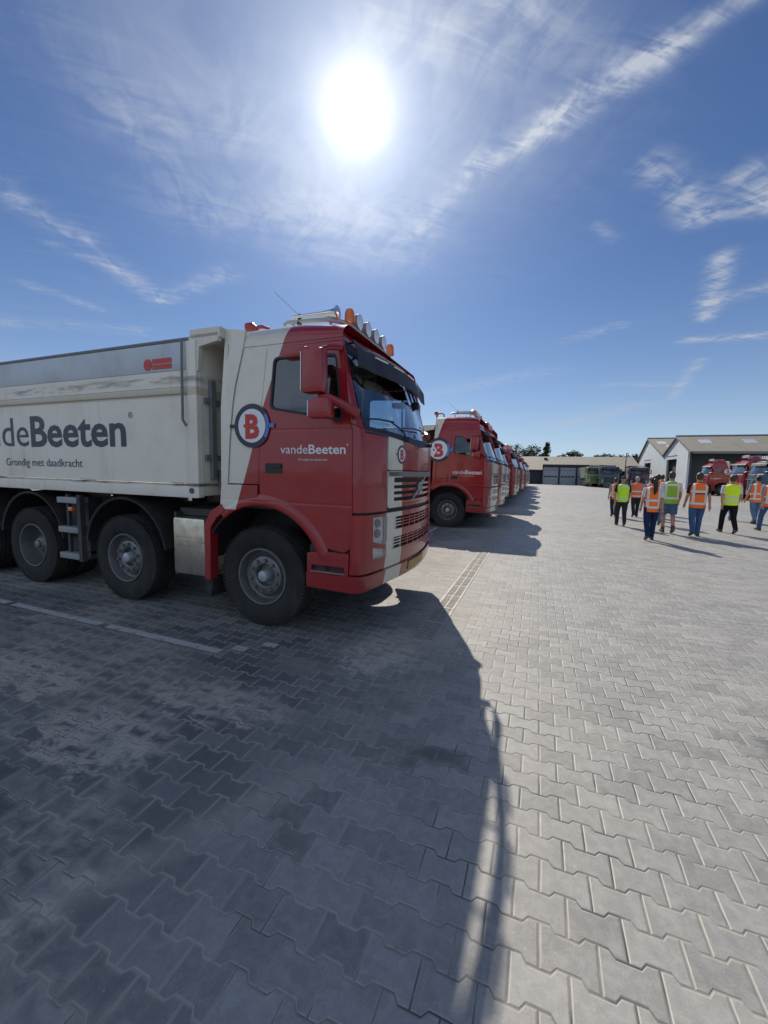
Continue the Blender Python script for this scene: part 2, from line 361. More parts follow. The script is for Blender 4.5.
# ------------------------------------------------------------------ ground
SUN_STREAK = (-1.78, .50, -1.02, 1.72)  # ends of the sunlight streak painted on the shaded paving
def pave_material():
    m = mat('concrete_pavers', (.2, .2, .2), .62, spec=.75); nt = m.node_tree; v, x0, y0, z = objpos(nt); b = bsdf(m)
    wob = noise(nt, v, 1.3, 2, .5) - .5; wob2 = noise(nt, comb(nt, y0, x0, 3.0), 1.1, 2, .5) - .5
    x = x0 + wob*.03; y = y0 + wob2*.03
    W, L, a = .128, .184, .0112
    kb = (y/W).round(); par = kb - (kb/2).floor()*2; sg = 1 - par*2
    fx = x/L - (x/L).round()
    T = ((.25 - fx.abs())*20.0).min(1.0).max(-1.0)
    d = y - (kb*W + sg*T*a)
    row = kb - d.lt(0.0); rp = row - (row/2).floor()*2
    jx = (rp*fx.abs() + (1-rp)*(.5 - fx.abs()))*L
    col = (x/L + (1-rp)*.5).floor()
    dist = d.abs().min(jx)
    # straight soldier courses beside the channel
    sold = (x0.gt(-.84)*x0.lt(-.64) + x0.gt(-1.29)*x0.lt(-1.09)).clamp() * y0.gt(3.5)
    fy = (y/.1 - (y/.1).round()).abs()*.1
    ds = fy.min((x0+.84).abs()).min((x0+.64).abs()).min((x0+1.29).abs()).min((x0+1.09).abs())
    dist = dist*(1-sold) + ds*sold
    edge = 1.0
    idv = comb(nt, row, col*(1-sold) + (y/.1).floor()*sold, sold)
    h1 = white(nt, idv)
    fine = noise(nt, v, 160, 3, .7); mid = noise(nt, v, 9, 5, .65, .4); big = noise(nt, v, .45, 5, .6, .6); big2 = noise(nt, comb(nt, x0*.6, y0, 9.0), .22, 4, .6, .5)
    mot = noise(nt, comb(nt, x0, y0, 31.0), 22, 5, .65, .6).sm(.35, .7)
    tone = h1*.32 + mid*.42 + fine*.60 + big2*.45 + mot*.22 + .02
    base = mixc(nt, 1.0, (.285, .278, .262), comb(nt, tone, tone, tone), 'MULTIPLY')
    # pale sand brushed over the stones, thickest in the parking bays, plus painted sunlight
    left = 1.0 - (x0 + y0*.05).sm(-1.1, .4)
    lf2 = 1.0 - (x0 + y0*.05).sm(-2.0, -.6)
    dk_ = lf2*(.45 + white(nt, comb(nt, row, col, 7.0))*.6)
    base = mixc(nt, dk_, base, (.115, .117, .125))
    brk = noise(nt, comb(nt, x0*.5, y0, 1.0), 9.0, 7, .75, .6).sm(.44, .60)
    nearj = 1.0 - dist.sm(.004, .055)
    def blob(cx, cy, rx, ry, wob_): 
        ex, ey = (x0-cx)/rx + (big-.5)*wob_, (y0-cy)/ry + (brk-.5)*.6; return 1.0 - (ex*ex + ey*ey).sm(.25, 1.3)
    sx, sy, tx, ty = SUN_STREAK
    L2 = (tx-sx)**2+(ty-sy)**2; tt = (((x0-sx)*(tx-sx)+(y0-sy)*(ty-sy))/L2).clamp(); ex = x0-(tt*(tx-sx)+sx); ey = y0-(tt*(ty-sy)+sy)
    streak = (1.0 - (ex*ex+ey*ey).sqrt().sm(.03, .13)) * .55  # sun falling through the cab gap, put into the paving colour
    spill = (blob(-2.35, 1.50, .55, .28, 2.2) + blob(-1.95, 2.05, .50, .24, 2.2) + blob(-1.25, 3.25, .38, .5, 2.2) + blob(-3.5, 1.75, .7, .25, 2.2)).clamp()
    sand_sun = ((big.sm(.50, .62)*.55*(left*.85 + .14) + spill*.95)*(brk*.65 + nearj*.6) + streak*(brk*.4+.6)*left).clamp()
    base = mixc(nt, sand_sun*.85, base, (.52, .47, .40))
    oil = noise(nt, comb(nt, x0, y0, 11.0), 1.1, 4, .55).sm(.70, .76)
    base = mixc(nt, oil*.6, base, (.07, .068, .066))
    trk = noise(nt, comb(nt, x0*.35, y0*3.2, 21.0), 1.0, 4, .6).sm(.56, .66) * .12
    base = mixc(nt, trk, base, (.13, .128, .125))
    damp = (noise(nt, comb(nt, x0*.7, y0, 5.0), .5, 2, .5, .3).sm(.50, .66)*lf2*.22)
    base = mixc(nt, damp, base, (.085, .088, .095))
    spk = noise(nt, comb(nt, x0, y0, 2.0), 55, 2, .5).sm(.70, .76)
    base = mixc(nt, spk*.55, base, (.48, .48, .46))
    # joints: dark gap, sand filled in places, worn pale arris beside it
    arris = (1.0 - dist.sm(.003, .0105)) * (noise(nt, v, 4.0, 3, .6)*1.0 + .1)
    base = mixc(nt, (arris*(.42+left*.55)).clamp(), base, (.42, .39, .34))
    jf = 1.0 - dist.sm(.0018, .0040)
    jc = mixc(nt, (noise(nt, v, 2.1, 4, .6).sm(.38, .60)*.8 + left*.45).clamp(), (.04, .038, .036), (.36, .33, .28))
    base = mixc(nt, jf, base, jc)
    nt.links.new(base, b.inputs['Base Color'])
    nt.links.new((.42 + mid*.28 + sand_sun*.3 + jf*.2).clamp().k, b.inputs['Roughness'])
    nt.links.new((.62 - left*.45 - sand_sun*.2).clamp().k, b.inputs['Specular IOR Level'])
    hgt = dist.sm(.0010, .0085)*(.9-left*.55) + fine*.16 + mid*.18 + h1*.25
    bn = nt.nodes.new('ShaderNodeBump'); bn.inputs['Strength'].default_value = .6; bn.inputs['Distance'].default_value = .005
    nt.links.new(hgt.k, bn.inputs['Height']); nt.links.new(bn.outputs[0], b.inputs['Normal'])
    return m
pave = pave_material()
gm = MB(); gm.add([(-1500, -1500, 0), (1500, -1500, 0), (1500, 1800, 0), (-1500, 1800, 0)], [(0, 1, 2, 3)])
field = mat('field_soil', (.10, .12, .06), .9); dirty(field, (.10, .12, .06), (.16, .14, .09), .8, .05, streak=False)
gm.v = [(x, y, -.06) for x, y, z in gm.v]
tag(gm.build('ground', field, smooth=False), kind='structure')
yd = MB(); yd.add([(-60, -25, 0), (70, -25, 0), (70, 132, 0), (-60, 132, 0)], [(0, 1, 2, 3)])
yd.add([(-60,-25,0),(70,-25,0),(70,-25,-.12),(-60,-25,-.12)], [(3,2,1,0)]); yd.add([(70,132,0),(-60,132,0),(-60,132,-.12),(70,132,-.12)], [(0,1,2,3)])
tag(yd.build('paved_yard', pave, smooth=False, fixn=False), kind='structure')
# worn white parking marks: one strip object each row
pl = mat('road_paint', (.55, .55, .53), .7)
def worn(m, col, under):
    nt = m.node_tree; v, x, y, z = objpos(nt); n_ = noise(nt, v, 14, 5, .7).sm(.30, .50)
    nt.links.new(mixc(nt, n_*.8, under, col), bsdf(m).inputs['Base Color'])
worn(pl, (.52, .52, .50), (.22, .22, .22))
mk = MB()
def strip(x0, x1, y0, y1, z=.004): mk.add([(x0, y0, z), (x1, y0, z), (x1, y1, z), (x0, y1, z)], [(0, 1, 2, 3)])
x = -12.0
while x < -2.7:
    L = 1.6 if x > -4.4 else 1.5
    strip(x, min(x+L, -2.55), 2.60, 2.68); x += L + .1
for k in range(2): strip(-2.5 + k*.2, -2.36 + k*.2, 2.72 + k*.17, 2.80 + k*.17)
strip(-2.78, -2.70, 9.9, 11.5)
strip(1.45, 2.05, 11.45, 11.60); strip(4.9, 5.6, 8.45, 8.6); strip(-1.0+3.2, 3.0, 30, 30.2); strip(6.5, 8.2, 25.0, 25.2)
for y in (14.5, 18.2, 21.9, 25.6, 29.3): strip(-9, -3.2, y-.35, y-.25)
tag(mk.build('road_markings', pl, smooth=False, fixn=False), kind='structure')

# drainage channel with slotted grating
def drain():
    t = empty('drain_channel', (-.97, 3.63, 0), 0, 'long drainage channel with rusty slotted double grating in front of the trucks', 'drain')
    f = MB(); L = 74
    for a, b in ((-.115, -.09), (-.008, .008), (.09, .115)): f.box(a, b, 0, L, -.05, .006)
    f.box(-.115, .115, -.03, 0, -.05, .006)
    f.build('channel_frame', dirty(mat('channel_steel', (.40, .39, .36), .55, .2), (.40, .39, .36), (.20, .15, .10), .5, 6, streak=False), t, smooth=False)
    g = MB(); y = 0.0
    for a, b in ((-.09, -.008), (.008, .09)):
        y = 0.0
        while y < 24:
            g.box(a, b, y, y+.022, -.02, .003); y += .042
        g.box(a, b, 24, L, -.02, .003)
        y = .5
        while y < 24: g.box(a, b, y-.03, y+.01, -.02, .0045); y += .5
    g.build('grating', dirty(mat('cast_iron', (.42, .41, .385), .7, .0), (.42, .41, .385), (.30, .27, .22), .6, 6, streak=False), t, smooth=False)
    v = MB(); v.box(-.09, .09, 0, L, .0008, .0016)
    v.build('channel_well', mat('channel_dark', (.075, .072, .068), .9), t, smooth=False)
drain()

# ------------------------------------------------------------------ trucks
HW = 1.2
PLAN = [(-.36, -1.25), (-.31, -1.235), (-.27, -1.185), (-.240, -1.10), (-.215, -1.0), (-.180, -.82), (-.150, -.62), (-.124, -.42), (-.106, -.2), (-.10, 0)]
PLAN = [(a, b*HW/1.25) for a, b in PLAN]
ARC = [0.0]
for i in range(1, len(PLAN)): ARC.append(ARC[-1] + math.dist(PLAN[i], PLAN[i-1]))
U0 = -.36; UC = U0 + ARC[-1]
def uy(ly):                                    # arc parameter of the near half of the front at lateral position ly (<0)
    for i in range(1, len(PLAN)):
        if PLAN[i][1] >= ly: t = (ly-PLAN[i-1][1])/(PLAN[i][1]-PLAN[i-1][1]); return U0 + ARC[i-1] + t*(ARC[i]-ARC[i-1])
    return UC
STY = {'high': False}
def fset(z):
    s = 0.0
    if z > 1.95: s += .04*min(1, (z-1.95)/.1) + .37*(min(z, 2.8)-1.95)
    if z > 2.8: s += (.62 if STY['high'] else .5)*(z-2.8)
    if z < .8: s += .22*(.8-z)**1.3
    return s
def tumb(z): return .05*max(0, z-2.25)/.55 + (.10*max(0, z-2.85) if STY['high'] else 0) + .10*max(0, .62-z)
def S(u, z, off=0.0):
    mir = 1
    if u > UC: u = 2*UC-u; mir = -1
    if u <= U0: p = (u, -HW); n = (0, -1)
    else:
        s = u-U0; i = 1
        while i < len(ARC)-1 and ARC[i] < s: i += 1
        t = (s-ARC[i-1])/(ARC[i]-ARC[i-1])
        p = (PLAN[i-1][0]*(1-t)+PLAN[i][0]*t, PLAN[i-1][1]*(1-t)+PLAN[i][1]*t)
        def tn(j):
            a = PLAN[max(j-1, 0)]; b = PLAN[min(j+1, len(PLAN)-1)] if j < len(PLAN)-1 else (PLAN[-2][0], -PLAN[-2][1])
            if j == 0: return (0, -1)
            d = (b[0]-a[0], b[1]-a[1]); L = math.hypot(*d); return (d[1]/L, -d[0]/L)
        n0, n1 = tn(i-1), tn(i); n = (n0[0]*(1-t)+n1[0]*t, n0[1]*(1-t)+n1[1]*t); L = math.hypot(*n); n = (n[0]/L, n[1]/L)
    wf = max(0, (p[0]+.75)/.39*.42) if p[0] < -.36 else min(1, .42+(p[0]+.36)/.17*.58); lx = p[0] - fset(z)*wf + n[0]*off; ly = p[1]*(1 - tumb(z)/HW) + n[1]*off
    return Vector((lx, ly*mir, z))
CUTS = [U0-.34, U0-.17] + [U0+.0001] + [U0+a for a in (.03, .06, .09, .12, .15, .19, .24, .3, .4, .55, .75, .95)]
CUTS = CUTS + [UC] + [2*UC-c for c in CUTS]
ZC = [.5, .6, .7, .8, 1.0, 2.0, 2.25, 2.5, 2.8, 2.85, 2.95, 3.05, 3.15]
def panel(mb, poly, holes=(), off=0.0, thick=.02, cuts=True):
    bm = bmesh.new()
    loops = [[Vector((p[0], p[1], 0)) for p in l] for l in [poly] + list(holes)]
    tri = geometry.tessellate_polygon(loops); flat = [p for l in loops for p in l]
    vs = [bm.verts.new(p) for p in flat]
    for t in tri:
        if len(set(t)) == 3:
            try: bm.faces.new([vs[i] for i in t])
            except ValueError: pass
    u0, u1 = min(p[0] for p in poly), max(p[0] for p in poly); z0, z1 = min(p[1] for p in poly), max(p[1] for p in poly)
    for c in CUTS:
        if u0 < c < u1: bmesh.ops.bisect_plane(bm, geom=bm.verts[:]+bm.edges[:]+bm.faces[:], plane_co=(c, 0, 0), plane_no=(1, 0, 0), dist=1e-5)
    for c in ZC:
        if z0 < c < z1: bmesh.ops.bisect_plane(bm, geom=bm.verts[:]+bm.edges[:]+bm.faces[:], plane_co=(0, c, 0), plane_no=(0, 1, 0), dist=1e-5)
    bm.verts.index_update(); vv = [(v.co.x, v.co.y) for v in bm.verts]; n = len(vv)
    fs = [[v.index for v in f.verts] for f in bm.faces]
    bed = [(e.verts[0].index, e.verts[1].index) for e in bm.edges if len(e.link_faces) == 1]; bm.free()
    V = [S(u, z, off) for u, z in vv]; F = list(fs)
    if thick:
        V += [S(u, z, off-thick) for u, z in vv]; F += [[n+i for i in reversed(f)] for f in fs]; F += [(a, b, b+n, a+n) for a, b in bed]
    return mb.add(V, F)
def both(parent, name, m, fn, **k):
    """build a part for the near side and its mirror twin for the far side"""
    out = []
    for s in (0, 1):
        mb = MB(); fn(mb)
        if s: mb.mirror()
        out.append(mb.build(name, m, parent, **k))
    return out

def tyre_profile(r=.52, w=.30):
    h = w/2; ri = .295
    pr = [(ri, -h+.02), (ri+.015, -h+.005), (ri+.06, -h-.004), (ri+.13, -h-.008), (r-.06, -h), (r-.022, -h+.012), (r-.006, -h+.035)]
    tread = []
    for a in (-.085, -.03, .03, .085): tread += [(r, a-.012), (r-.014, a-.008), (r-.014, a+.008), (r, a+.012)]
    return pr + tread + [(q, -h2) for q, h2 in reversed(pr)]
def wheel(parent, lx, ly, sgn, steer=True, r=.52, double=False):
    """sgn = -1 when the outer face looks towards -y"""
    t = bpy.data.objects.new('wheel', None); COL.objects.link(t); t.parent = parent; t.empty_display_size = .1
    yc = ly - sgn*.15
    a = MB(); a.lathe(tyre_profile(r), (lx, yc, r), 'y', 64)
    for k in range(80):                                           # tread blocks cut by small sipes at the shoulder
        th = 2*PI*k/80
        for sd in (-1, 1):
            c = Vector((lx+math.cos(th)*(r-.014), yc+sd*.127, r+math.sin(th)*(r-.014)))
            a.box(c.x-.012, c.x+.012, c.y-.016, c.y+.016, c.z-.011, c.z+.011, rot=Matrix.Rotation(-th, 3, 'Y'))
    if double: a.lathe(tyre_profile(r), (lx, yc - sgn*.34, r), 'y', 40)
    a.build('tyre', M['rubber'], t)
    rm = MB(); d = sgn
    if steer: pr = [(.300, .13), (.292, .152), (.278, .150), (.268, .12), (.255, .06), (.235, .045), (.215, .06), (.20, .095), (.19, .10), (.13, .10), (.115, .085), (.108, .03), (.0, .03)]
    else: pr = [(.300, .13), (.292, .152), (.280, .150), (.270, .11), (.262, .0), (.245, -.05), (.235, -.065), (.15, -.07), (.13, -.05), (.12, .0), (.0, .0)]
    rm.lathe(pr, (lx, yc, r), 'y', 56, d)
    rm.lathe([(.300, .13), (.295, -.13)], (lx, yc, r), 'y', 40, d)
    nb = rm; bo = .10 if steer else -.07; rr = .162 if steer else .19
    for k in range(10):
        th = 2*PI*k/10+.2; c = (lx+rr*math.cos(th), yc+d*bo, r+rr*math.sin(th))
        nb.lathe([(.021, -.002), (.021, .006), (.016, .03), (.012, .034), (0, .034)], c, 'y', 8, d)
    rm.build('rim', M['rim'], t)
    hb = MB()
    if steer: hb.lathe([(.062, .02), (.062, .12), (.054, .138), (.03, .146), (0, .148)], (lx, yc, r), 'y', 24, d)
    else: hb.lathe([(.115, -.05), (.11, .04), (.085, .07), (.06, .075), (.055, .10), (.035, .108), (0, .108)], (lx, yc, r), 'y', 28, d)
    hb.build('hub', M['alu'] if steer else M['rim'], t)
    if steer:
        for k in range(10):
            pass
    return t

def logo(parent, cx, cz, r, face, off=.004):
    """round emblem: dark ring, blue arc, pale disc, red letter B with side ticks. face(x,z,off)->point"""
    holes = MB()
    def disc(mb, rad, o, n=48):
        vs = [face(cx, cz, o)]; 
        for j in (1, 2, 3):
            for k in range(n): t = 2*PI*k/n; vs.append(face(cx+rad*j/3*math.cos(t), cz+rad*j/3*math.sin(t), o))
        fs = [(0, 1+k, 1+(k+1) % n) for k in range(n)]
        for j in (0, 1): fs += [(1+j*n+k, 1+(j+1)*n+k, 1+(j+1)*n+(k+1) % n, 1+j*n+(k+1) % n) for k in range(n)]
        mb.add(vs, fs)
    def arc(mb, r0, r1, a0, a1, o, n=24):
        vs = []; 
        for k in range(n+1):
            t = R_(a0+(a1-a0)*k/n); vs += [face(cx+r0*math.cos(t), cz+r0*math.sin(t), o), face(cx+r1*math.cos(t), cz+r1*math.sin(t), o)]
        mb.add(vs, [(2*k, 2*k+1, 2*k+3, 2*k+2) for k in range(n)])
    a = MB(); arc(a, r*.76, r, 35, 325, off); a.add([face(cx-r*1.28, cz-r*.08, off), face(cx-r*.98, cz-r*.08, off), face(cx-r*.98, cz+r*.08, off), face(cx-r*1.28, cz+r*.08, off)], [(0, 1, 2, 3)])
    a.build('emblem_ring', M['ink'], parent, smooth=False)
    b = MB(); arc(b, r*.80, r*.96, -35, 35, off); b.add([face(cx+r*.9, cz-r*.09, off), face(cx+r*1.22, cz-r*.09, off), face(cx+r*1.22, cz+r*.09, off), face(cx+r*.9, cz+r*.09, off)], [(0, 1, 2, 3)])
    b.build('emblem_arc', M['ink_blue'], parent, smooth=False)
    c = MB(); disc(c, r*.765, off+.0015); c.build('emblem_disc', M['ink_white'], parent, smooth=False)
    e = MB(); lay_text(e, 'B', cx-r*.36, cx+r*.42, cz-r*.53, r*1.06, lambda x, z: face(x, z, off+.005), .045)
    e.add([face(cx-r*.46, cz-r*.07, off+.004), face(cx-r*.3, cz-r*.07, off+.004), face(cx-r*.3, cz+r*.07, off+.004), face(cx-r*.46, cz+r*.07, off+.004)], [(0, 1, 2, 3)])
    e.build('emblem_letter', M['ink_red'], parent, smooth=False)

def build_truck(high=False, detail=True):
    STY['high'] = high
    LV = M['livery2'] if high else M['livery']
    t = empty('tipper_truck')
    zw = 3.02 if high else 2.82                      # top of the side walls
    AX = -1.40; R0 = .745                             # wheel-arch centre and radius
    arc = lambda r, a0, a1, n=14, cx=AX, cz=.52: [(cx+r*math.cos(R_(a0+(a1-a0)*k/n)), cz+r*math.sin(R_(a0+(a1-a0)*k/n))) for k in range(n+1)]
    # --- door ------------------------------------------------------------
    winp = rpoly([(-1.255, 2.70), (-1.275, 2.20), (-.44, 2.06), (-.475, 2.68)], .06)
    fa = [p for p in arc(.835, 120, 28, 12)]
    doorp = [(-1.33, 2.79), (-1.40, 1.66)] + [(-1.405, 1.60)] + [(p[0], p[1]) for p in arc(.84, 84, 30, 9)] + rpoly([(-.60, .885), (-.43, .86), (-.385, 1.0)], .03)[5:] + [(-.375, 1.25), (-.37, 2.05), (-.37, 2.79)]
    doorp = [(-1.33, 2.79), (-1.41, 1.62)] + arc(.84, 90, 26, 10) + [(-.45, .86), (-.395, .90), (-.375, 1.25), (-.37, 2.05), (-.37, 2.79)]
    doors = both(t, 'door', LV, lambda mb: panel(mb, doorp, [winp], 0, .03))
    for s, dr in zip((1, -1), doors):
        f = MB(); inner = rpoly([(-1.235, 2.68), (-1.252, 2.22), (-.465, 2.09), (-.50, 2.655)], .05); panel(f, winp, [inner], .003, .02)
        wn = MB(); panel(wn, rpoly([(-1.25, 2.695), (-1.27, 2.205), (-.445, 2.065), (-.48, 2.675)], .055), [], -.012, 0)
        zh = 1.58 if not high else 1.44
        hd = MB(); panel(hd, rrect(-1.33, -1.13, zh, zh+.10, .012), [], .004, .004)
        hb = MB(); panel(hb, rrect(-1.27, -1.14, zh+.06, zh+.09, .01), [], .02, .012)
        if s < 0:
            for q in (f, wn, hd, hb): q.mirror()
        f.build('window_seal', M['black'], dr); wn.build('window', M['dark_glass'], dr); hh = hd.build('handle', M['black'], dr)
        hb.build('handle_grip', M['black'], hh)
        bar = MB(); bar.box(-.765, -.735, -HW*s-.012 if s > 0 else -HW*s-.01, -HW*s+.01, 2.10, 2.66)
        # division of the side window
        dv = MB(); panel(dv, [(-.72, 2.66), (-.745, 2.13), (-.715, 2.125), (-.69, 2.66)], [], .001, .015)
        if s < 0: dv.mirror()
        dv.build('window_divider', M['black'], dr)
    # --- side wall behind the door, wind deflector ------------------------
    both(t, 'side_panel', LV, lambda mb: panel(mb, [(-1.613, zw), (-1.692, 2.45), (-1.757, 1.9), (-1.79, 1.47), (-1.415, 1.47), (-1.415, 1.62), (-1.336, 2.79), (-.37, 2.796), (-.36, zw)], [], -.001, .03))
    both(t, 'wind_deflector', LV, lambda mb: panel(mb, [(-1.85, zw+.21), (-1.88, 1.46), (-1.80, 1.45), (-1.765, 1.9), (-1.70, 2.45), (-1.62, zw), (-1.60, zw+.17)], [], .012, .03))
    both(t, 'deflector_seam', M['black'], lambda mb: panel(mb, [(-1.618, zw+.02), (-1.698, 2.45), (-1.763, 1.9), (-1.798, 1.45), (-1.66, 1.45), (-1.59, 1.9), (-1.59, zw+.02)], [], -.012, .02))
    # --- A pillar and corner panel ----------------------------------------
    uB = uy(-.80)
    both(t, 'pillar', M['red'], lambda mb: panel(mb, [(-.363, zw-.01), (-.363, 2.05), (U0+.12, 2.0), (U0+.115, zw-.01)], [], 0, .03))
    both(t, 'corner_panel', M['red'], lambda mb: panel(mb, [(-.363, 2.04), (-.368, 1.24), (uB-.008, 1.235), (uB-.008, 1.97), (U0+.12, 1.995)], [], .002, .03))
    # --- front --------------------------------------------------------------
    f = MB(); panel(f, rpoly([(uB, 1.965), (uB, 1.64), (2*UC-uB, 1.64), (2*UC-uB, 1.965), (UC, 1.90)], .02), [], .004, .02)
    fp = f.build('front_panel', LV, t)
    # upper grille: body-coloured slats across dark opening with pale surround
    uG = uy(-.68); g1 = 2*UC-uG
    fr = MB(); panel(fr, rrect(uB, 2*UC-uB, 1.26, 1.632, .03), [rrect(uG, g1, 1.325, 1.565, .02)], .006, .03)
    gr = fr.build('grille_surround', LV, t)
    st = MB(); panel(st, [(uB+.005, 1.575), (uB+.005, 1.625), (2*UC-uB-.005, 1.625), (2*UC-uB-.005, 1.575)], [], .010, .003)
    st.build('grille_trim', M['grey'], gr)
    sl = MB()
    for k in range(3): z = 1.362+k*.062; panel(sl, [(uG-.02, z), (g1+.02, z), (g1+.02, z+.028), (uG-.02, z+.028)], [], .002, .018)
    sl.build('grille_slats', LV, gr)
    bk = MB(); panel(bk, [(uG-.05, 1.29), (g1+.05, 1.29), (g1+.05, 1.6), (uG-.05, 1.6)], [], -.045, 0); bk.build('grille_backing', M['black'], gr)
    em = MB(); e0, e1 = S(UC-.24, 1.33, .02), S(UC+.24, 1.565, .02); em.tube([e0, e1], .009, 6)
    cc_ = S(UC, 1.447, .02); em.lathe([(.065, -.008), (.065, .008), (.045, .008), (.045, -.008), (.065, -.008)], cc_, 'x', 24)
    em.tube([cc_+Vector((0, .04, .04)), cc_+Vector((0, .085, .085))], .008, 6)
    em.build('badge', M['alu'], gr)
    tx = MB(); lay_text(tx, 'VOLVO', uB+.03, uB+.20, 1.585, .030, lambda u, z: S(u, z, .0125), .02); tx.build('lettering', M['ink_white'] if high else M['ink'], gr)
    if not high: logo(fp, uy(-.53), 1.80, .095, lambda u, z, o: S(u, z, .004+o), .002)
    dk = MB(); panel(dk, [(-.9, 1.18), (2*UC+.9, 1.18), (2*UC+.9, 1.30), (-.9, 1.30)], [], -.03, 0); dk.build('front_gap', M['black'], t)
    # bumper with openings
    hA = uy(-1.045); hl = [(hA, 1.195), (hA+.005, .955), (uB-.035, .90), (uB-.012, .94), (uB-.012, 1.185)]
    fg = [(hA, .90), (hA+.005, .79), (uB-.015, .775), (uB-.015, .855)]
    far = lambda P: [(2*UC-p[0], p[1]) for p in reversed(P)]
    L1 = rrect(uy(-.66), 2*UC-uy(-.66), 1.035, 1.165, .015); L2 = rrect(uy(-.70), 2*UC-uy(-.70), .835, .955, .015)
    bp = MB(); out = [(-.385, .88), (-.385, 1.215), (2*UC+.385, 1.215), (2*UC+.385, .88)] + [(2*UC+.385, .66), (-.385, .66)]
    panel(bp, out, [hl, fg, far(hl), far(fg), L1, L2], .012, .04)
    bo = bp.build('bumper', LV, t)
    lip = MB(); panel(lip, [(-.84, .645), (-.84, .50), (-.3, .485), (uB, .50), (2*UC-uB, .50), (2*UC+.3, .485), (2*UC+.84, .50), (2*UC+.84, .645)], [], .035, .06); lip.build('bumper_lip', LV, t)
    sp_ = MB()
    for (a, b, z0, n) in ((uy(-.68), 2*UC-uy(-.68), 1.035, 3), (uy(-.72), 2*UC-uy(-.72), .835, 3)):
        for k in range(1, n+1): z = z0 + k*.031; panel(sp_, [(a, z), (b, z), (b, z+.010), (a, z+.010)], [], .004, .02)
        u = a+.05
        while u < b: panel(sp_, [(u, z0-.01), (u+.014, z0-.01), (u+.014, z0+.14), (u, z0+.14)], [], .002, .02); u += .17
    sp_.build('bumper_grille', LV, bo)
    bb = MB(); panel(bb, [(uB, .70), (2*UC-uB, .70), (2*UC-uB, 1.2), (uB, 1.2)], [], -.05, 0); bb.build('bumper_backing', M['black'], bo)
    for P in (hl, far(hl)):
        h = MB(); panel(h, P, [], -.035, 0); hh = h.build('headlight', M['reflector'], t)
        for zc in (1.12, 1.02):
            q = MB(); uc = (P[0][0]+P[3][0])/2; c = S(uc, zc, -.03); n = (S(uc, zc, .1)-S(uc, zc, 0)).normalized()
            q.tube([c, c+n*.02], [.045, .035], 16); q.tube([c+n*.004, c+n*.024], .018, 12); q.build('reflector', M['grey'], hh)
        gl = MB(); panel(gl, P, [], .010, 0); gl.build('headlight_glass', M['clear'], hh)
    for P in (fg, far(fg)):
        h = MB(); panel(h, P, [], -.03, 0); hh = h.build('fog_light', M['reflector'], t); gl = MB(); panel(gl, P, [], .010, 0); gl.build('fog_glass', M['clear'], hh)
    pt = MB(); panel(pt, rrect(UC-.30, UC+.22, .54, .64, .01), [], .045, .008); pt.build('number_plate', M['plate'], t)
    # --- step box under the door -------------------------------------------
    def stepf(mb):
        panel(mb, [(-.845, .83), (-.845, .645), (-.40, .645), (-.40, .855), (-.62, .855)], [rrect(-.80, -.44, .665, .72, .01)], .008, .03)
        mb.box(-.80, -.42, -HW+.03, -HW+.2, .655, .668)
    for s_ in both(t, 'step', M['red'], stepf):
        pass
    both(t, 'step_tread', M['grey'], lambda mb: mb.box(-.80, -.44, -HW-.022, -HW+.03, .650, .664, .003))
    both(t, 'step_well', M['black'], lambda mb: panel(mb, [(-.84, .52), (-.38, .52), (-.38, 1.25), (-.5, 1.25), (-.84, .9)], [], -.035, 0))
    # --- windscreen -----------------------------------------------------------
    wsP = rpoly([(U0+.135, 2.70), (U0+.16, 2.0), (uy(-.9), 1.965), (UC, 1.905), (2*UC-uy(-.9), 1.965), (2*UC-U0-.16, 2.0), (2*UC-U0-.135, 2.70)], .03)
    ws = MB(); panel(ws, wsP, [], -.006, 0); wsO = ws.build('windscreen', M['glass'], t)
    top = .0
    hp = MB(); panel(hp, [(U0+.122, zw-.01), (U0+.135, 2.705), (2*UC-U0-.135, 2.705), (2*UC-U0-.122, zw-.01)], [], .001, .03); hp.build('roof_header', M['black'] if not high else LV, t)
    cow = MB(); panel(cow, [(U0+.125, 2.035), (U0+.125, 1.97), (uB, 1.955), (UC, 1.885), (2*UC-uB, 1.955), (2*UC-U0-.125, 1.97), (2*UC-U0-.125, 2.035), (2*UC-uB, 2.03), (UC, 1.99), (uB, 2.03)], [], -.001, .012); cow.build('cowl', M['black'], t)
    wp = MB()
    for uo in (UC-.45, UC+.45):
        b0 = S(uo, 1.96, .03); e = [S(uo-.02, 2.05, .06), S(uo-.22, 2.12, .05), S(uo-.42, 2.12, .035)]
        wp.tube([b0]+e[:2], .009, 6); wp.tube([S(uo-.80, 2.09, .022), S(uo-.42, 2.12, .030), S(uo-.1, 2.13, .026)], .009, 6)
        wp.lathe([(0, -.03), (.028, -.03), (.028, .03), (0, .03)], b0, 'x', 10)
    wp.build('wipers', M['black'], t)
    # --- roof -----------------------------------------------------------------
    rf = MB(); us = []
    u = -1.86
    while u < U0: us.append(u); u += .15
    us += [U0+.03*k for k in range(0, 9)]; u = U0+.3
    while u < UC: us.append(u); u += .12
    us.append(UC); us = us + [2*UC-a for a in reversed(us[:-1])]
    n = len(us); rings = []; H = .27 if high else .20; RI = .30 if high else .16
    for j in range(8):
        th = j/7*PI/2; ins = RI*(1-math.cos(th)); ring = []
        for u in us:
            p = S(u, zw+.004, 0); q = S(u, zw+.004, -ins*(1 if abs(p.y) > .01 else 1)); 
            hloc = H * (1.0 if p.x < -1.0 else max(.50 if not high else .45, 1.0 - (p.x+1.0)*(.60 if not high else .55)))
            ring.append((max(q.x, -1.86) if q.x > -1.9 else q.x, q.y, zw+.004+hloc*math.sin(th)))
        rings.append(ring)
